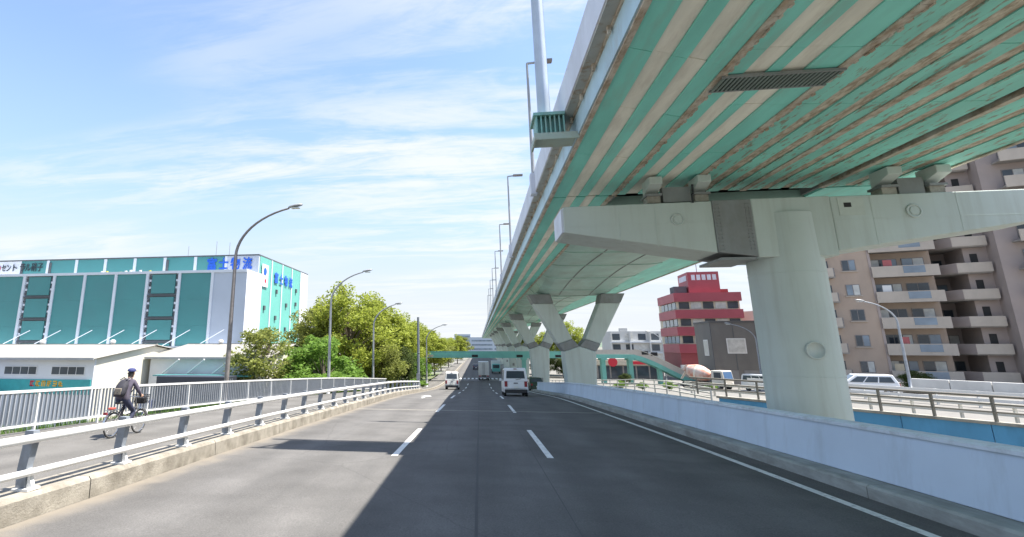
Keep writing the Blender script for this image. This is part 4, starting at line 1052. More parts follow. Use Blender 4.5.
for i in range(5): MB().box(.4 + i * 2.5, 2.6 + i * 2.5, -.06, -.003, .2, 2.6).build('shop_window', M_GLASS, sh)
MB().box(0, 13, -.5, -.07, 2.8, 3.7).build('sign_board', M_CREAM, sh)
MB().lathe([(.9, -.6), (.9, -.51)], (3.2, 0, 3.4), 'y', 18).build('round_sign', M_SIGNRED, sh)
MB().box(7, 10, -.56, -.51, 2.95, 3.55).build('sign_panel', M_SIGNRED, sh)

# ------------------------------------------------------------------ teal footbridge over the far road, with its ramp on the right
M_FB = mat('footbridge_teal', (.17, .46, .40), 0.55, var=.10, scale=.6)
M_FB2 = mat('footbridge_side', (.50, .47, .42), 0.7, var=.08)
fb_ = thing('footbridge', (6.8, 98, zg(98)), 'teal steel footbridge crossing the far end of the road', 'footbridge')
FY0, FY1, FZ = 97.0, 99.4, .15
MB().box(-13, 27, FY0, FY1, FZ - .05, FZ + .2).build('deck', M_FB2, fb_, world=True)
MB().box(-13, 27, FY0 - .12, FY0 - .003, FZ - .35, FZ + .32).build('girder', M_FB, fb_, world=True)
MB().box(-13, 27, FY1 + .003, FY1 + .12, FZ - .35, FZ + .32).build('girder', M_FB, fb_, world=True)
MB().box(-13, 20, FY0 - .09, FY0 - .05, FZ + .33, FZ + .85).build('side_panel', M_FB, fb_, world=True)
MB().box(20.02, 27, FY0 - .09, FY0 - .05, FZ + .33, FZ + 1.15).build('side_panel', M_FB2, fb_, world=True)
for x in (-9, -.8, 7.2, 14): MB().box(x - .55, x + .55, FY0 - .16, FY0 - .125, FZ - .22, FZ + .22).build('dark_notice', M_DARK if x > -5 else M_FB2, fb_, world=True)
for x in (-11.5, 8.0, 21.8, 26.4):
    MB().box(x - .35, x + .35, FY0 + .5, FY1 - .5, GZ, FZ - .36).build('leg', M_FB, fb_, world=True)
    MB().box(x - .5, x + .5, FY0 - .1, FY1 + .1, FZ - .7, FZ - .36).build('crosshead', M_FB, fb_, world=True)
rx0, rx1, rz1 = 27.0, 37.6, zg(98) + .3
curve = []
for i in range(11):
    t = i / 10; s_ = t * t * (3 - 2 * t) * .55 + t * .45; curve.append((rx0 + (rx1 - rx0) * t, FZ + (rz1 - FZ) * s_))
def ramp(nm, y0, y1, dz0, dz1, m_):
    poly = [(x, z + dz0) for x, z in curve] + [(x, z + dz1) for x, z in reversed(curve)]
    MB().prism(poly, 'y', y0, y1).build(nm, m_, fb_, world=True)
ramp('ramp_deck', FY0, FY1, -.1, .2, M_FB2)
ramp('ramp_girder', FY0 - .12, FY0 - .003, -.55, .25, M_FB); ramp('ramp_girder', FY1 + .003, FY1 + .12, -.55, .25, M_FB)
ramp('ramp_side', FY0 - .09, FY0 - .05, .255, 1.2, M_FB2)
ramp('handrail', FY0 - .14, FY0 - .02, 1.205, 1.3, mat('handrail_cream', (.6, .58, .5), .5))
MB().box(31, 31.5, FY0 + .5, FY1 - .5, GZ, -1.9).build('leg', M_FB, fb_, world=True)
for i in range(2): MB().box(28.2 + i * 1.5, 29.3 + i * 1.5, FY0 - .13, FY0 - .095, FZ + .3 - i * .2, FZ + .9 - i * .2).build('dark_notice', M_DARK, fb_, world=True)

# lamps on the right
RG = 'lamps along the right side road'
street_lamp(40.1, 56.2, -2.0, 6.25, 2.6, 0, 'pale lamp post in front of the block of flats', M_GALV, RG, side=-1)
street_lamp(37.6, 77.5, zg(77), 4.9, 3.0, 0, 'lamp post in front of the dark grey building', M_GALV, RG, side=-1)
street_lamp(33.0, 100.5, zg(100), 4.4, 2.0, 0, 'lamp post rising behind the footbridge ramp before the red building', M_GALV, RG, side=-1)

# ------------------------------------------------------------------ trees and shrubs
def leaf_mat(nm, col, var=.35):
    return mat(nm, col, 0.65, var=var, scale=.9, trans=.48, dirt=tuple(c * .6 for c in col), dirt_amt=.5, dscale=.35, spec=.3)
M_BARK = mat('bark', (.13, .105, .08), .9, var=.3, scale=6, stretch=(1, 1, .3))
LEAF = {'yellow': leaf_mat('leaf_yellowgreen', (.32, .37, .06)), 'olive': leaf_mat('leaf_olive', (.25, .28, .07)),
        'green': leaf_mat('leaf_green', (.17, .29, .05)), 'dark': leaf_mat('leaf_dark', (.085, .12, .035)), 'brownish': leaf_mat('leaf_brown', (.22, .20, .12))}
def tree_meshes(seed, h, cr, ch, clumps, per, leaf, lm, thin=1.0, trunk_r=.16):
    """trunk with limbs out to the leaf clumps, and a crown of leaf-sized faces round each clump"""
    rg = np.random.default_rng(seed); tb = MB(); vb = []; fbk = []
    base = h - ch
    tb.tube([(0, 0, 0), (rg.uniform(-.1, .1), rg.uniform(-.1, .1), base * .6), (rg.uniform(-.2, .2), rg.uniform(-.2, .2), base + ch * .35), (0, 0, base + ch * .7)], [trunk_r, trunk_r * .85, trunk_r * .6, trunk_r * .25], 8)
    n = 0
    for k in range(clumps):
        while True:
            p = rg.uniform(-1, 1, 3); d = np.linalg.norm(p)
            if .30 < d < 1.0: break
        z = base + ch * .5 + p[2] * ch * .5
        sh = 1.0 - .35 * max(0, p[2]) ** 2
        c = np.array([p[0] * cr * sh, p[1] * cr * sh, z]) * 1.0
        c[:2] += rg.normal(0, .06 * cr, 2)
        st = (0, 0, base + (z - base) * .45)
        mid = ((c[0]) * .45, c[1] * .45, (st[2] + z) / 2 + .1)
        tb.tube([st, mid, tuple(c)], [trunk_r * .34, trunk_r * .22, trunk_r * .08], 5, cap=False)
        r = rg.uniform(.20, .36) * cr
        m_ = int(per * rg.uniform(.6, 1.3) * thin)
        q = rg.normal(0, 1, (m_, 3)); q /= np.linalg.norm(q, axis=1)[:, None]
        q *= (rg.uniform(.25, 1, (m_, 1)) ** .6) * r; q[:, 2] *= .72
        ctr = q + c
        u = rg.normal(0, 1, (m_, 3)); u[:, 2] *= .6; u /= np.linalg.norm(u, axis=1)[:, None]
        w = np.cross(u, rg.normal(0, 1, (m_, 3))); w /= np.linalg.norm(w, axis=1)[:, None]
        s_ = leaf * rg.uniform(.6, 1.3, (m_, 1))
        vb.append(np.stack([ctr - u * s_, ctr + w * s_ * .45, ctr + u * s_, ctr - w * s_ * .45], 1).reshape(-1, 3)); n += m_
    V = np.concatenate(vb)
    me = bpy.data.meshes.new('crown'); me.from_pydata(V.tolist(), [], [(4 * i, 4 * i + 1, 4 * i + 2, 4 * i + 3) for i in range(n)]); me.materials.append(lm)
    tm = tb.mesh('trunk'); tm.materials.append(M_BARK)
    return tm, me
TM = {'round': tree_meshes(1, 9, 3.4, 6.0, 46, 150, .17, LEAF['olive'], .8), 'big': tree_meshes(2, 14, 5.0, 11.0, 95, 165, .22, LEAF['yellow'], 1, .26),
      'tall': tree_meshes(3, 13, 3.4, 10.5, 70, 150, .21, LEAF['yellow'], 1, .2), 'dense': tree_meshes(4, 10, 4.2, 8.5, 80, 170, .2, LEAF['dark'], 1, .2),
      'light': tree_meshes(5, 8, 3.6, 6.6, 60, 150, .19, LEAF['green'], 1, .14), 'bare': tree_meshes(6, 12, 3.0, 8.0, 60, 14, .10, LEAF['brownish'], 1, .16),
      'olive': tree_meshes(8, 11, 4.0, 9.0, 80, 160, .2, LEAF['olive'], 1, .2)}
TH = {'round': 9, 'big': 14, 'tall': 13, 'dense': 10, 'light': 8, 'bare': 12, 'olive': 11}
def tree(kind, x, y, h, label, group, rz=0.0, wid=1.0, z=None, nm='tree'):
    zz = GZ if z is None else z
    o = thing(nm, (x, y, zz), label, 'tree' if nm == 'tree' else 'shrub', group, rz)
    s_ = h / TH[kind]
    for me, n_ in zip(TM[kind], ('trunk', 'crown')):
        part_from(me, n_, o, scale=(s_ * wid, s_ * wid, s_))
    return o
TG = 'trees beyond the left footway'
tree('round', -20.3, 48.5, 8.7, 'rounded thin olive tree in front of the warehouse side', TG, .4, 1.12)
tree('light', -15.2, 50.0, 7.4, 'low bright green bushy tree behind the second lamp', TG, 1.0, 1.25)
tree('light', -17.8, 56.0, 7.8, 'bright green leafy tree right of the rounded olive one', TG, 2.7, 1.1)
tree('bare', -22.5, 72.0, 12.8, 'grey nearly leafless tree between warehouse and tallest tree', TG, .0, 1.2)
tree('big', -16.2, 64.0, 14.5, 'tallest yellow-green tree, spreading behind the second lamp', TG, .7, .98)
tree('olive', -21.0, 66.0, 12.4, 'dark olive tree left of the tallest tree', TG, 1.9, .95)
tree('tall', -14.6, 70.0, 13.3, 'upright yellow-green tree right of the tallest tree', TG, 2.2, 1.1)
tree('tall', -13.6, 76.0, 12.1, 'upright yellow-green tree behind the third lamp', TG, 4.0, 1.15)
tree('olive', -12.3, 66.0, 7.4, 'low olive tree at the end of the baluster railing', TG, 3.0, 1.1)
tree('big', -13.2, 86.0, 12.0, 'broad yellow-green tree left of the utility pole', TG, 3.3, .95)
tree('dense', -11.6, 74.0, 7.6, 'dark low tree just left of the utility pole', TG, .2, .85)
tree('big', -12.2, 97.0, 11.4, 'broad yellow-green tree right of the utility pole', TG, 5.3, .95)
tree('light', -9.8, 80.0, 5.6, 'bright green low tree beside the farthest left lamp', TG, 5.0, .9)
tree('tall', -10.6, 106.0, 10.2, 'yellowish tree over the left end of the footbridge', TG, 1.1, 1.3)
tree('big', -10.4, 122.0, 9.6, 'small-looking yellow tree just beyond the footbridge', TG, 2.9, 1.05)
tree('olive', -10.5, 145.0, 8.8, 'olive roadside tree well beyond the footbridge on the left', TG, 2.0, 1.2)
tree('big', -9.6, 165, 9.0, 'yellow-green tree beyond the footbridge closest to the road end', TG, 4.4, 1.1)
tree('tall', -7.9, 190, 10.5, 'narrow yellow-green tree right at the far road edge', TG, 1.4, 1.2)
tree('olive', -8.2, 250, 11.0, 'farthest small tree before the skyline block', TG, 5.4, 1.2)
tree('dense', -26.5, 62.0, 6.4, 'dark shrubby tree beside the open-fronted shed', TG, 3.6, .9)
SG = 'shrubs along the left footway'
for i, (x, y, h) in enumerate(((-7.6, 63.0, 1.1), (-7.9, 66.2, 1.3), (-7.5, 69.5, 1.0))):
    tree('light', x, y, h, ['yellow-green shrub right behind the guard rail end', 'middle shrub of the low row past the guard rail', 'shrub of the low row nearest the white light van'][i], SG, i * 1.3, 1.5, zr(y) + .08, 'shrub')
RTG = 'trees beyond the expressway'
for x, y, h, k, lb_ in ((20.6, 124, 12.2, 'big', 'yellow-green tree seen through the fork of the nearest Y pier'), (15.2, 128, 10.0, 'big', 'yellow-green tree seen left of the nearest Y pier'),
                        (17.5, 116, 6.0, 'dense', 'dark low tree behind the nearest Y pier'), (13.0, 118, 6.5, 'dense', 'dark low tree behind the second Y pier'),
                        (11.5, 150, 9.0, 'olive', 'olive tree far off between the Y piers')):
    tree(k, x, y, h, lb_, RTG, x, 1.0)
for i, (x, y, h) in enumerate(((44.8, 62.0, 2.4), (25.0, 97, 1.9), (18.6, 56, 1.0), (17.2, 60, .9), (15.9, 64, 1.1), (20, 50, .8))):
    tree('dense' if i < 2 else 'light', x, y, h, ['dark shrub at the foot of the flats', 'shrub under the footbridge landing', 'first small shrub behind the pale pipe fence', 'second small shrub behind the pale pipe fence', 'third small shrub behind the pale pipe fence', 'small shrub near the end of the blue wall'][i],
         'shrubs on the right', i, 1.4, zg(y), 'shrub')

# far skyline at the end of the road
M_FAR = mat('hazed_far_block', (.42, .48, .55), .8, var=.05)  # distance haze put into the wall colour as pale blue-grey
fbd = thing('far_building', (-20, 520, GZ), 'haze-painted pale blue-grey stepped block on the skyline at the road end', 'building')
for x0, x1, h in ((-52, -24, 13.5), (-24, -8, 17.5), (-8, 14, 14.5), (14, 30, 10.5)):
    w_ = MB().box(x0 + 20, x1 + 20, 0, 20, 0, h).build('wing', M_FAR, fbd)
    for f in range(int(h / 4)):
        MB().box(x0 + 21, x1 + 19, -.2, -.02, 2.4 + f * 4, 3.9 + f * 4).build('window_band', M_GLASSB, w_)
skl = 'low blocks on the far skyline'
for i, (x, y, w_, d_, h_, lb_) in enumerate(((-70, 430, 40, 20, 13, 'low pale block on the skyline behind the left trees'), (60, 460, 50, 20, 14, 'low pale block on the skyline seen between the Y piers'),
                                          (120, 380, 60, 20, 15, 'long pale block on the skyline behind the red building'), (-170, 330, 70, 30, 16, 'pale block on the skyline past the warehouse'), (230, 300, 80, 30, 20, 'pale block on the skyline past the flats'))):
    o = thing('far_building', (x, y, GZ), lb_, 'building', skl)
    MB().box(-w_ / 2, w_ / 2, 0, d_, 0, h_).build('wall', M_WWALL if i % 2 else M_FAR, o)
    for f in range(int(h_ / 4)): MB().box(-w_ / 2 + 1, w_ / 2 - 1, -.2, -.02, 2.2 + f * 4, 3.8 + f * 4).build('window_band', M_GLASSB, o)
hl = MB(); hx = np.linspace(-1500, 1500, 60); rg = np.random.default_rng(5)
hz = 16 + 12 * np.sin(hx / 310 + 1) + 6 * np.sin(hx / 90) + rg.uniform(0, 3, 60)
vs = []
for x, z in zip(hx, hz): vs += [(x, 1900, GZ), (x, 2000, z), (x, 2300, GZ)]
hl.add([(float(a), float(b_), float(c)) for a, b_, c in vs], [(3 * i + a, 3 * i + a + 1, 3 * i + 4 + a, 3 * i + 3 + a) for i in range(59) for a in range(2)], True)
tag(hl.build('hills', mat('hill_woods', (.10, .14, .10), .95, var=.3, scale=.02)), 'low wooded hills along the horizon', 'hills', kind='structure')

# ------------------------------------------------------------------ vehicles
M_TAILR = mat('tail_lamp_red', (.26, .02, .03), .25); M_LAMPW = mat('head_lamp', (.8, .8, .78), .15)
M_PLATE = mat('number_plate', (.75, .75, .70), .5, var=.02)
def car(nm, loc, rz, label, L, W, H, belt, prof, col, cat, paint=None, group=None, hood=None):
    """prof: roof outline from rear belt to front belt as (y, z); lower body below the belt line"""
    o = thing(nm, loc, label, cat, group, rz)
    mp = mat('paint_' + nm + '_%d_%d' % (int(col[0] * 100), int(col[2] * 100)), col, .3, var=.02, spec=.6)
    hw = W / 2; n = len(prof)
    low = [(-L / 2 + .05, .28), (L / 2 - .05, .28), (L / 2, .5), (hood[0], hood[1]) if hood else (L / 2 - .04, belt), (prof[-1][0], belt), (prof[0][0], belt), (-L / 2, .62)]
    body = MB()
    body.prism(low, 'x', -hw, hw)
    zt = max(p[1] for p in prof)
    def xs(z): return hw * (1 - .13 * max(0, (z - belt)) / max(.01, zt - belt))
    ring = [(y, z) for y, z in prof]
    vs = [(-xs(z), y, z) for y, z in ring] + [(xs(z), y, z) for y, z in ring]
    m_ = len(ring)
    body.add(vs, [tuple(range(m_)), tuple(range(2 * m_ - 1, m_ - 1, -1))] + [(i, i + 1, m_ + i + 1, m_ + i) for i in range(m_ - 1)] + [(m_ - 1, 0, m_, 2 * m_ - 1)])
    bo = body.build('body', mp, o, bevel=.05, seg=3)
    # glass: rear, front, sides, laid just proud of the shell
    def glass(i, a, b_, nm2, wfrac=.86):
        (y0, z0), (y1, z1) = ring[i], ring[i + 1]
        nx, nz = (z1 - z0), -(y1 - y0); ln = math.hypot(nx, nz); nx, nz = -nx / ln * .012, -nz / ln * .012
        P = lambda t: (y0 + (y1 - y0) * t + nx, z0 + (z1 - z0) * t + nz)
        (ya, za), (yb, zb) = P(a), P(b_)
        MB().add([(-xs(za) * wfrac, ya, za), (xs(za) * wfrac, ya, za), (xs(zb) * wfrac, yb, zb), (-xs(zb) * wfrac, yb, zb)], [(0, 1, 2, 3)]).build(nm2, M_GLASS, o)
    glass(0, .25, .86, 'rear_window', .80); glass(m_ - 2, .08, .9, 'windscreen')
    z0, z1 = belt + .06, zt - .16
    ry = lambda z: np.interp(z, [belt, zt], [prof[0][0], prof[1][0]]); fy_ = lambda z: np.interp(z, [belt, zt], [prof[-1][0], prof[-2][0]])
    cut = [0, .36, .68, 1]
    for s in (-1, 1):
        for q in range(3):
            def yy(z, t): return ry(z) + .2 + (fy_(z) - .25 - ry(z) - .2) * t
            a, b_ = cut[q] + .015, cut[q + 1] - .015
            pts = [(s * (xs(z) + .02), yy(z, t), z) for z, t in ((z0, a), (z0, b_), (z1, b_), (z1, a))]
            MB().add(pts, [(0, 1, 2, 3)]).build('side_window', M_GLASS, o)
        MB().box(s * hw * .82 - .11, s * hw * .82 + .11, -L / 2 - .02, -L / 2 + .06, .72, 1.12 if H > 1.7 else .95).build('tail_lamp', M_TAILR, o)
        MB().box(s * hw * .72 - .16, s * hw * .72 + .16, L / 2 - .1, L / 2 + .012, .6, .80).build('head_lamp', M_LAMPW, o)
        MB().box(s * (hw + .10) - .09, s * (hw + .10) + .09, prof[-1][0] - .35, prof[-1][0] - .25, belt + .02, belt + .18).build('door_mirror', mp, o)
        for y in (-L / 2 + .85, L / 2 - .85): wheel(o, s * (hw - .10), y, .31, .2)
    MB().box(-hw + .06, hw - .06, -L / 2 - .07, -L / 2 + .1, .26, .52).build('rear_bumper', M_BLACK if H > 1.8 else mp, o, bevel=.03)
    MB().box(-hw + .06, hw - .06, L / 2 - .1, L / 2 + .05, .26, .48).build('front_bumper', M_BLACK if H > 1.8 else mp, o, bevel=.03)
    if H > 1.8:
        MB().box(-.16, .16, -L / 2 - .03, -L / 2 + .02, belt - .16, belt - .10).build('tailgate_handle', M_BLACK, o)
        MB().box(-hw * .86, hw * .86, -L / 2 - .012, -L / 2 + .03, .565, .58).build('tailgate_seam', M_BLACK, o)
        MB().obox((0, prof[0][0] - .01, belt + .12), (.42, prof[0][0] + .0, belt + .2), .02, .03).build('rear_wiper', M_BLACK, o)
        MB().box(-.12, .12, prof[1][0] - .03, prof[1][0] + .03, H - .12, H - .06).build('brake_lamp', M_TAILR, o)
    MB().box(-.17, .17, -L / 2 - .09, -L / 2 - .072, .62 if H > 1.8 else .5, .79 if H > 1.8 else .66).build('number_plate', M_PLATE, o)
    return o
vanp = lambda L, H, b_: [(-L / 2 + .03, b_), (-L / 2 + .16, H - .12), (-L / 2 + .3, H), (L / 2 - 1.35, H), (L / 2 - 1.15, H - .07), (L / 2 - .28, b_)]
c_ = (.76, .77, .78)
def slope_rx(o, y): o.rotation_euler.x = math.atan((zr(y + 1) - zr(y - 1)) / 2)
o = car('van', (2.75, 44.5, zr(44.5)), 0, 'white van driving away in the right lane ahead', 4.7, 1.85, 2.15, 1.12, vanp(4.7, 2.15, 1.12), c_, 'van'); slope_rx(o, 44.5)
o = car('light_van', (-3.6, 70.0, zr(70)), 0, 'small white light van in the sunlit left lane', 3.6, 1.75, 2.2, 1.1, vanp(3.6, 2.2, 1.1), (.74, .74, .72), 'van'); slope_rx(o, 70)
box_truck((.75, 106, zr(106)), 0, 'tall pale box truck far ahead in the middle lane', H=3.5, W=2.0)
box_truck((3.9, 131, zr(131)), R(180), 'oncoming pale truck beyond the footbridge, right of the box truck', H=2.9, W=2.1, body=(.6, .65, .66), cabc=(.12, .42, .40))
sed = lambda L, H, b_: [(-L / 2 + .25, b_), (-L / 2 + .85, H), (L / 2 - 1.9, H), (L / 2 - 1.05, b_)]
car('car', (-1.0, 150, zr(150)), 0, 'tiny dark car farthest down the left lane', 4.3, 1.7, 1.5, .9, sed(4.3, 1.5, .9), (.05, .05, .06), 'car', hood=(2.1, .78))
car('car', (6.9, 71.5, zr(71.5)), R(8), 'dark green car half hidden behind the parapet end', 4.4, 1.75, 1.6, .95, sed(4.4, 1.6, .95), (.02, .045, .03), 'car', hood=(2.15, .8))
car('minivan', (32.2, 50.2, zg(50)), R(72), 'white car with a bluish lower door on the side road by the flats', 4.4, 1.75, 1.62, .95, [(-2.15, .95), (-1.85, 1.62), (.55, 1.62), (1.45, .95)], (.75, .77, .80), 'car', hood=(2.15, .85))
car('side_van', (32.2, 66.0, zg(66.0)), R(205), 'white minivan on the side road before the grey building', 4.5, 1.75, 1.9, 1.05, vanp(4.5, 1.9, 1.05), (.72, .72, .70), 'van')
# concrete mixer lorry
mx = thing('mixer_truck', (33.4, 84.5, zg(84.5)), 'concrete mixer lorry with a salmon-orange drum by the ramp foot', 'truck', rz=R(215))
M_DRUM = mat('drum_salmon', (.55, .22, .15), .5, var=.15, scale=1.5, dirt=(.62, .55, .50), dirt_amt=.85, dscale=1.0, dlo=.4, dhi=.6)
M_MIXW = mat('mixer_white', (.68, .64, .56), .45, var=.05)
bb = MB(); bb.lathe([(.35, -2.0), (.8, -1.7), (1.15, -.6), (1.15, .3), (.85, 1.3), (.45, 1.8)], (0, 0, 0), 'y', 22)
rm = Matrix.Rotation(R(-13), 4, 'X'); bb.v = [tuple(rm @ Vector(p) + Vector((0, -1.0, 2.25))) for p in bb.v]; dr = bb.build('drum', M_DRUM, mx)
bb = MB(); bb.lathe([(1.17, -.25), (1.17, .05)], (0, 0, 0), 'y', 22); bb.v = [tuple(rm @ Vector(p) + Vector((0, -1.0, 2.25))) for p in bb.v]; bb.build('drum_band', M_MIXW, dr)
cbm = MB(); cbm.prism([(1.5, .7), (3.3, .7), (3.35, 1.5), (3.15, 2.75), (1.5, 2.75)], 'x', -1.15, 1.15); cbm = cbm.build('cab', M_MIXW, mx, bevel=.08)
MB().add([(-1.0, 3.365, 1.6), (1.0, 3.365, 1.6), (1.0, 3.19, 2.6), (-1.0, 3.19, 2.6)], [(0, 1, 2, 3)]).build('windscreen', mat('bluish_glass', (.05, .12, .25), .1), cbm)
for s in (-1, 1):
    MB().box(s * 1.155 - .005, s * 1.155 + .005, 1.9, 2.95, 1.65, 2.5).build('side_window', M_GLASS, cbm)
    for y in (-2.8, -1.6, 2.5): wheel(mx, s * 1.0, y, .5, .3)
    MB().box(s * .8 - .15, s * .8 + .15, 3.3, 3.38, .9, 1.1).build('head_lamp', M_LAMPW, mx)
MB().box(-.45, .45, -3.3, 3.2, .75, 1.05).build('chassis', M_BLACK, mx)
MB().prism([(-3.5, 2.6), (-2.9, 3.4), (-2.6, 3.4), (-3.1, 2.5)], 'x', -.4, .4).build('hopper', M_DRUM, mx)
MB().obox((0, -3.2, 2.4), (0, -4.0, 1.3), .5, .1).build('chute', M_MIXW, mx)

# ------------------------------------------------------------------ cyclist
BX, BY = -9.62, 13.5
BZ = zr(BY) + .155
bk = thing('bicycle', (BX, BY, BZ), 'black city bicycle with a wire front basket ridden along the footway', 'bicycle')
bk.rotation_euler.x = math.atan((zr(BY + 1) - zr(BY - 1)) / 2)
M_BIKE = mat('bike_frame', (.05, .045, .05), .35, spec=.6); M_CHROME = mat('chrome', (.55, .55, .56), .25, metal=.9)
WR = .325
def bwheel(y):
    t = MB()
    n, k = 32, 8
    for i in range(n):
        a = 2 * math.pi * i / n
        for j in range(k):
            c = 2 * math.pi * j / k; r = WR - .018 + .018 * math.cos(c); t.v.append((.018 * math.sin(c), y + r * math.cos(a), WR + r * math.sin(a)))
    t.f = [(i * k + j, i * k + (j + 1) % k, ((i + 1) % n) * k + (j + 1) % k, ((i + 1) % n) * k + j) for i in range(n) for j in range(k)]; t.smooth = [True] * len(t.f)
    w_ = t.build('wheel', M_RUBBER, bk)
    rm_ = MB()
    for i in range(n):
        a = 2 * math.pi * i / n
        for x, r in ((-.012, WR - .036), (.012, WR - .036), (.012, WR - .05), (-.012, WR - .05)): rm_.v.append((x, y + r * math.cos(a), WR + r * math.sin(a)))
    rm_.f = [(i * 4 + j, i * 4 + (j + 1) % 4, ((i + 1) % n) * 4 + (j + 1) % 4, ((i + 1) % n) * 4 + j) for i in range(n) for j in range(4)]; rm_.smooth = [False] * len(rm_.f)
    rm_.build('rim', M_CHROME, w_)
    MB().lathe([(.02, -.05), (.02, .05)], (0, y, WR), 'x', 10).build('hub', M_CHROME, w_)
    for i in range(14):
        a = 2 * math.pi * i / 14; MB().tube([(.03 * (-1) ** i, y, WR), (0, y + (WR - .045) * math.cos(a), WR + (WR - .045) * math.sin(a))], .0022, 4).build('spoke', M_CHROME, w_)
    mg = MB()                                              # mudguard arc
    for i in range(13):
        a = R(-5 + i * 14) if y < 0 else R(30 + i * 11)
        r = WR + .03
        mg.v += [(-.028, y - r * math.cos(a), WR + r * math.sin(a)), (0, y - (r + .012) * math.cos(a), WR + (r + .012) * math.sin(a)), (.028, y - r * math.cos(a), WR + r * math.sin(a))]
    mg.f = [(i * 3 + j, i * 3 + j + 1, i * 3 + j + 4, i * 3 + j + 3) for i in range(12) for j in range(2)]; mg.smooth = [True] * len(mg.f)
    mg.build('mudguard', M_CHROME, bk)
RA, FA = -.52, .58
bwheel(RA); bwheel(FA)
BB = (0, -.08, .29); ST_ = (0, -.22, .78); HT = (0, .36, .82); HB = (0, .40, .62)
fm = MB()
fm.tube([BB, ST_], .016, 8); fm.tube([HT, HB], .019, 8); fm.tube([BB, (0, .2, .36), HB], .018, 8); fm.tube([(0, -.15, .5), (0, .2, .58), (0, .38, .72)], .016, 8)
for s in (-1, 1):
    fm.tube([(s * .02, BB[1], BB[2]), (s * .055, RA, WR)], .010, 6); fm.tube([(s * .015, ST_[1], ST_[2] - .08), (s * .055, RA, WR)], .009, 6)
fm.build('frame', M_BIKE, bk)
for s in (-1, 1): MB().tube([(s * .03, .41, .60), (s * .05, .46, .5), (s * .05, FA, WR)], .011, 6).build('fork_blade', M_BIKE, bk)
MB().tube([HT, (0, .32, .98)], .013, 8).build('stem', M_CHROME, bk)
MB().tube([(-.28, .14, 1.02), (-.26, .28, 1.03), (-.1, .33, .99), (.1, .33, .99), (.26, .28, 1.03), (.28, .14, 1.02)], .012, 8).build('handlebar', M_CHROME, bk)
for s in (-1, 1): MB().tube([(s * .282, .08, 1.02), (s * .276, .20, 1.024)], .017, 8).build('grip', M_BLACK, bk)
MB().tube([ST_, (0, -.25, .87)], .013, 8).build('seat_post', M_CHROME, bk)
sd = MB()
for t, w, h in ((-.14, .09, .88), (-.08, .105, .90), (0, .07, .895), (.10, .03, .89), (.14, .012, .88)):
    sd.v += [(-w, -.28 + t, h - .03), (-w * .8, -.28 + t, h + .015), (0, -.28 + t, h + .025), (w * .8, -.28 + t, h + .015), (w, -.28 + t, h - .03), (0, -.28 + t, h - .05)]
sd.f = [(i * 6 + j, i * 6 + (j + 1) % 6, (i + 1) * 6 + (j + 1) % 6, (i + 1) * 6 + j) for i in range(4) for j in range(6)] + [(0, 1, 2, 3, 4, 5), (24, 25, 26, 27, 28, 29)]; sd.smooth = [True] * len(sd.f)
sd.build('saddle', M_BLACK, bk)
bs = MB()                                                  # wire basket
bz0, bz1 = .80, 1.04
for x in np.linspace(-.17, .17, 8):
    bs.obox((x, .44, bz0), (x * 1.12, .42, bz1), .006, .006); bs.obox((x, .64, bz0), (x * 1.12, .70, bz1), .006, .006); bs.obox((x, .44, bz0), (x, .64, bz0), .006, .006)
for y in np.linspace(.46, .66, 6):
    for s in (-1, 1): bs.obox((s * .17, y, bz0), (s * .19, y + .01, bz1), .006, .006)
for z, k in ((.86, 1.03), (.92, 1.06), (.98, 1.09), (1.04, 1.12)):
    x = .17 * k; y0, y1 = .44 - .02 * (k - 1) * 8, .64 + .06 * (k - 1) * 8
    for p, q in (((-x, y0), (x, y0)), ((x, y0), (x, y1)), ((x, y1), (-x, y1)), ((-x, y1), (-x, y0))): bs.obox((*p, z), (*q, z), .008, .008)
bs.build('basket', M_BLACK, bk)
MB().box(-.15, .15, .46, .62, .81, .97).build('basket_bag', mat('dark_bag', (.03, .03, .035), .8), bk, bevel=.03)
MB().lathe([(.07, .05), (.07, .058), (.02, .062)], (0, BB[1], BB[2]), 'x', 20).build('chainring', M_CHROME, bk)
cc = MB().prism([(-.6, .28), (.02, .22), (.02, .36), (-.6, .37)], 'x', .06, .085).build('chain_case', M_BIKE, bk, bevel=.02)
MB().tube([(.075, BB[1], BB[2]), (.09, -.10, .13)], .010, 6).build('crank', M_CHROME, bk); MB().tube([(-.075, BB[1], BB[2]), (-.09, -.06, .45)], .010, 6).build('crank', M_CHROME, bk)
MB().box(.09, .19, -.14, -.06, .115, .14).build('pedal', M_BLACK, bk); MB().box(-.19, -.09, -.10, -.02, .44, .465).build('pedal', M_BLACK, bk)
MB().box(-.07, .07, -.80, -.40, .70, .715).build('rear_rack', M_CHROME, bk)
MB().box(-.05, .05, -.86, -.82, .60, .66).build('rear_reflector', M_TAILR, bk)
MB().box(-.06, .06, -.70, -.52, .72, .77).build('rack_bundle', mat('bundle_red', (.45, .08, .06), .7), bk, bevel=.02)

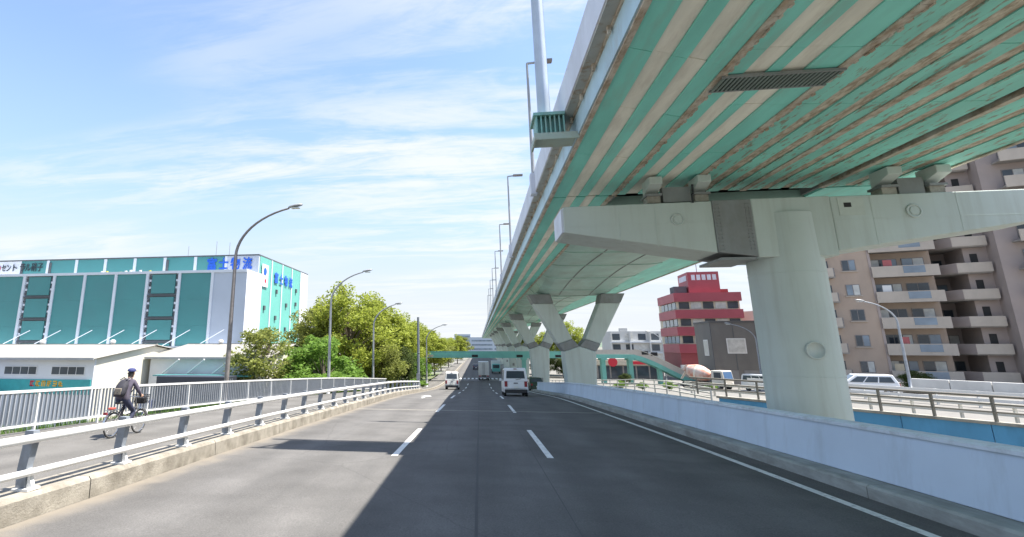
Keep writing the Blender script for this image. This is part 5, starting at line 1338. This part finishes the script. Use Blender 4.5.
def skin_figure(nm, joints, edges, radii, paint, mats, parent):
    """one continuous body grown round a jointed skeleton; paint(center) picks the material index"""
    names = list(joints); me = bpy.data.meshes.new(nm); me.from_pydata([joints[k] for k in names], [(names.index(a), names.index(b_)) for a, b_ in edges], [])
    ob = bpy.data.objects.new(nm, me); COL.objects.link(ob)
    sk = ob.modifiers.new('skin', 'SKIN'); sk.use_smooth_shade = True
    if not me.skin_vertices:
        bpy.context.view_layer.objects.active = ob; bpy.context.view_layer.update()
    for i, k in enumerate(names):
        r = radii[k]; me.skin_vertices[0].data[i].radius = r if isinstance(r, tuple) else (r, r)
        me.skin_vertices[0].data[i].use_root = (i == 0)
    sub = ob.modifiers.new('sub', 'SUBSURF'); sub.levels = 2; sub.render_levels = 2
    dg = bpy.context.evaluated_depsgraph_get(); ev = bpy.data.meshes.new_from_object(ob.evaluated_get(dg))
    bpy.data.objects.remove(ob)
    for m_ in mats: ev.materials.append(m_)
    for p in ev.polygons: p.material_index = paint(p.center); p.use_smooth = True
    o2 = bpy.data.objects.new(nm, ev); COL.objects.link(o2); o2.parent = parent
    return o2
M_SKIN = mat('skin', (.45, .28, .20), .55); M_JACKET = mat('jacket_mauve', (.085, .075, .105), .85, var=.2, scale=9); M_TROUS = mat('trousers_navy', (.03, .035, .07), .85, var=.2, scale=9)
M_SHOE = mat('shoe', (.35, .34, .33), .7); M_HAIR = mat('hair', (.02, .018, .016), .7); M_CAP = mat('cap_blue', (.035, .045, .15), .8)
pe = thing('person', (BX, BY, BZ), 'person in a mauve-grey jacket, navy trousers and blue cap riding the bicycle', 'person'); pe.rotation_euler.x = bk.rotation_euler.x
J = {'pel': (0, -.27, .96), 'spine': (0, -.22, 1.12), 'chest': (0, -.14, 1.30), 'neck': (0, -.06, 1.47), 'skull': (0, -.03, 1.56), 'head': (0, -.01, 1.66), 'crown': (0, -.02, 1.73)}
for s, n_ in ((-1, 'l'), (1, 'r')):
    J['sh' + n_] = (s * .18, -.10, 1.40); J['el' + n_] = (s * .27, .0, 1.17); J['wr' + n_] = (s * .275, .10, 1.07); J['ha' + n_] = (s * .28, .15, 1.05)
    J['hip' + n_] = (s * .10, -.24, .93)
J.update({'knl': (-.13, .14, .86), 'anl': (-.14, -.09, .54), 'tol': (-.14, .04, .495), 'knr': (.13, .10, .62), 'anr': (.14, -.14, .22), 'tor': (.14, .0, .165)})
E_ = [('pel', 'spine'), ('spine', 'chest'), ('chest', 'neck'), ('neck', 'skull'), ('skull', 'head'), ('head', 'crown')]
for n_ in 'lr': E_ += [('chest', 'sh' + n_), ('sh' + n_, 'el' + n_), ('el' + n_, 'wr' + n_), ('wr' + n_, 'ha' + n_), ('pel', 'hip' + n_), ('hip' + n_, 'kn' + n_), ('kn' + n_, 'an' + n_), ('an' + n_, 'to' + n_)]
RR = {'pel': (.16, .13), 'spine': (.15, .12), 'chest': (.175, .12), 'neck': .055, 'skull': (.08, .09), 'head': (.088, .105), 'crown': (.06, .07)}
for n_ in 'lr': RR.update({'sh' + n_: .075, 'el' + n_: .055, 'wr' + n_: .036, 'ha' + n_: .034, 'hip' + n_: .095, 'kn' + n_: .066, 'an' + n_: .045, 'to' + n_: .042})
def paint(c):
    if c.z > 1.475: return 0 if (c.y > -.03 or c.z < 1.53) else 4
    if c.z > .98 and (abs(c.x) > .22 and c.y > .095): return 0
    if c.z > .955: return 1
    if (c.x < 0 and c.z < .535 and c.y > -.12) or (c.x > 0 and c.z < .215): return 3
    return 2
body = skin_figure('body', J, E_, RR, paint, [M_SKIN, M_JACKET, M_TROUS, M_SHOE, M_HAIR], pe)
fin = MB()                                                 # fingers curled over the grips, nose, ears
for s in (-1, 1):
    for k, ln in enumerate((.9, 1.0, .95, .8)):
        y = .105 + .022 * k
        fin.tube([(s * .262, y, 1.055), (s * .285, y + .012, 1.062), (s * .304, y + .012, 1.045), (s * .308, y + .008, 1.045 - .03 * ln), (s * .292, y, 1.00)], [.010, .010, .009, .008, .007], 6)
    fin.tube([(s * .262, .11, 1.045), (s * .252, .14, 1.035), (s * .262, .165, 1.01)], [.011, .010, .008], 6)
    fin.tube([(s * .088, -.03, 1.60), (s * .098, -.035, 1.625), (s * .09, -.035, 1.65)], [.010, .014, .010], 6)
fin.tube([(0, .085, 1.655), (0, .112, 1.622), (0, .085, 1.61)], [.010, .016, .012], 6)
fin.build('fingers_and_face', M_SKIN, pe)
cp = MB(); cp.lathe([(.105, 1.68), (.108, 1.72), (.095, 1.77), (.06, 1.80), (.01, 1.81)], (0, -.02, 0), n=18)
cp.v = [(x * .95, y * 1.1, 1.68 + (z - 1.68) * .72) for x, y, z in cp.v]
cp.prism([(-.08, .08), (.08, .08), (.06, .19), (-.06, .19)], 'z', 1.683, 1.695); cp.build('cap', M_CAP, pe)
hdm = MB(); hdm.lathe([(.085, 1.43), (.10, 1.46), (.085, 1.50)], (0, -.07, 0), n=14); hdm.build('collar', mat('collar_pale', (.45, .40, .42), .8), pe)
bp = thing('backpack', (BX, BY, BZ), "dark rucksack on the cyclist's back", 'backpack'); bp.rotation_euler.x = bk.rotation_euler.x
M_BAG = mat('rucksack', (.03, .03, .04), .8, var=.3, scale=12)
q = MB()
for t, w, d in ((0, .13, .06), (.12, .15, .11), (.3, .145, .11), (.42, .11, .07), (.46, .06, .03)):
    y, z = -.345 + t * .36, 1.03 + t * .93
    for k in range(12):
        a = 2 * math.pi * k / 12; ca, sa = math.cos(a), math.sin(a)
        q.v.append((w * math.copysign(abs(ca) ** .6, ca), y - .09 + d * math.copysign(abs(sa) ** .6, sa) * 1.0, z))
q.f = [(i * 12 + k, i * 12 + (k + 1) % 12, (i + 1) * 12 + (k + 1) % 12, (i + 1) * 12 + k) for i in range(4) for k in range(12)] + [tuple(range(12)), tuple(range(48, 60))]; q.smooth = [True] * len(q.f)
q.build('bag', M_BAG, bp)
for s in (-1, 1):
    MB().tube([(s * .09, -.33, 1.46), (s * .10, -.16, 1.52), (s * .11, .0, 1.42), (s * .13, -.0, 1.22), (s * .12, -.2, 1.05)], .014, 6).build('shoulder_strap', M_BAG, bp)
MB().box(-.10, .10, -.50, -.455, 1.08, 1.25).build('front_pocket', mat('pocket_tan', (.22, .19, .15), .8), bp, bevel=.02)
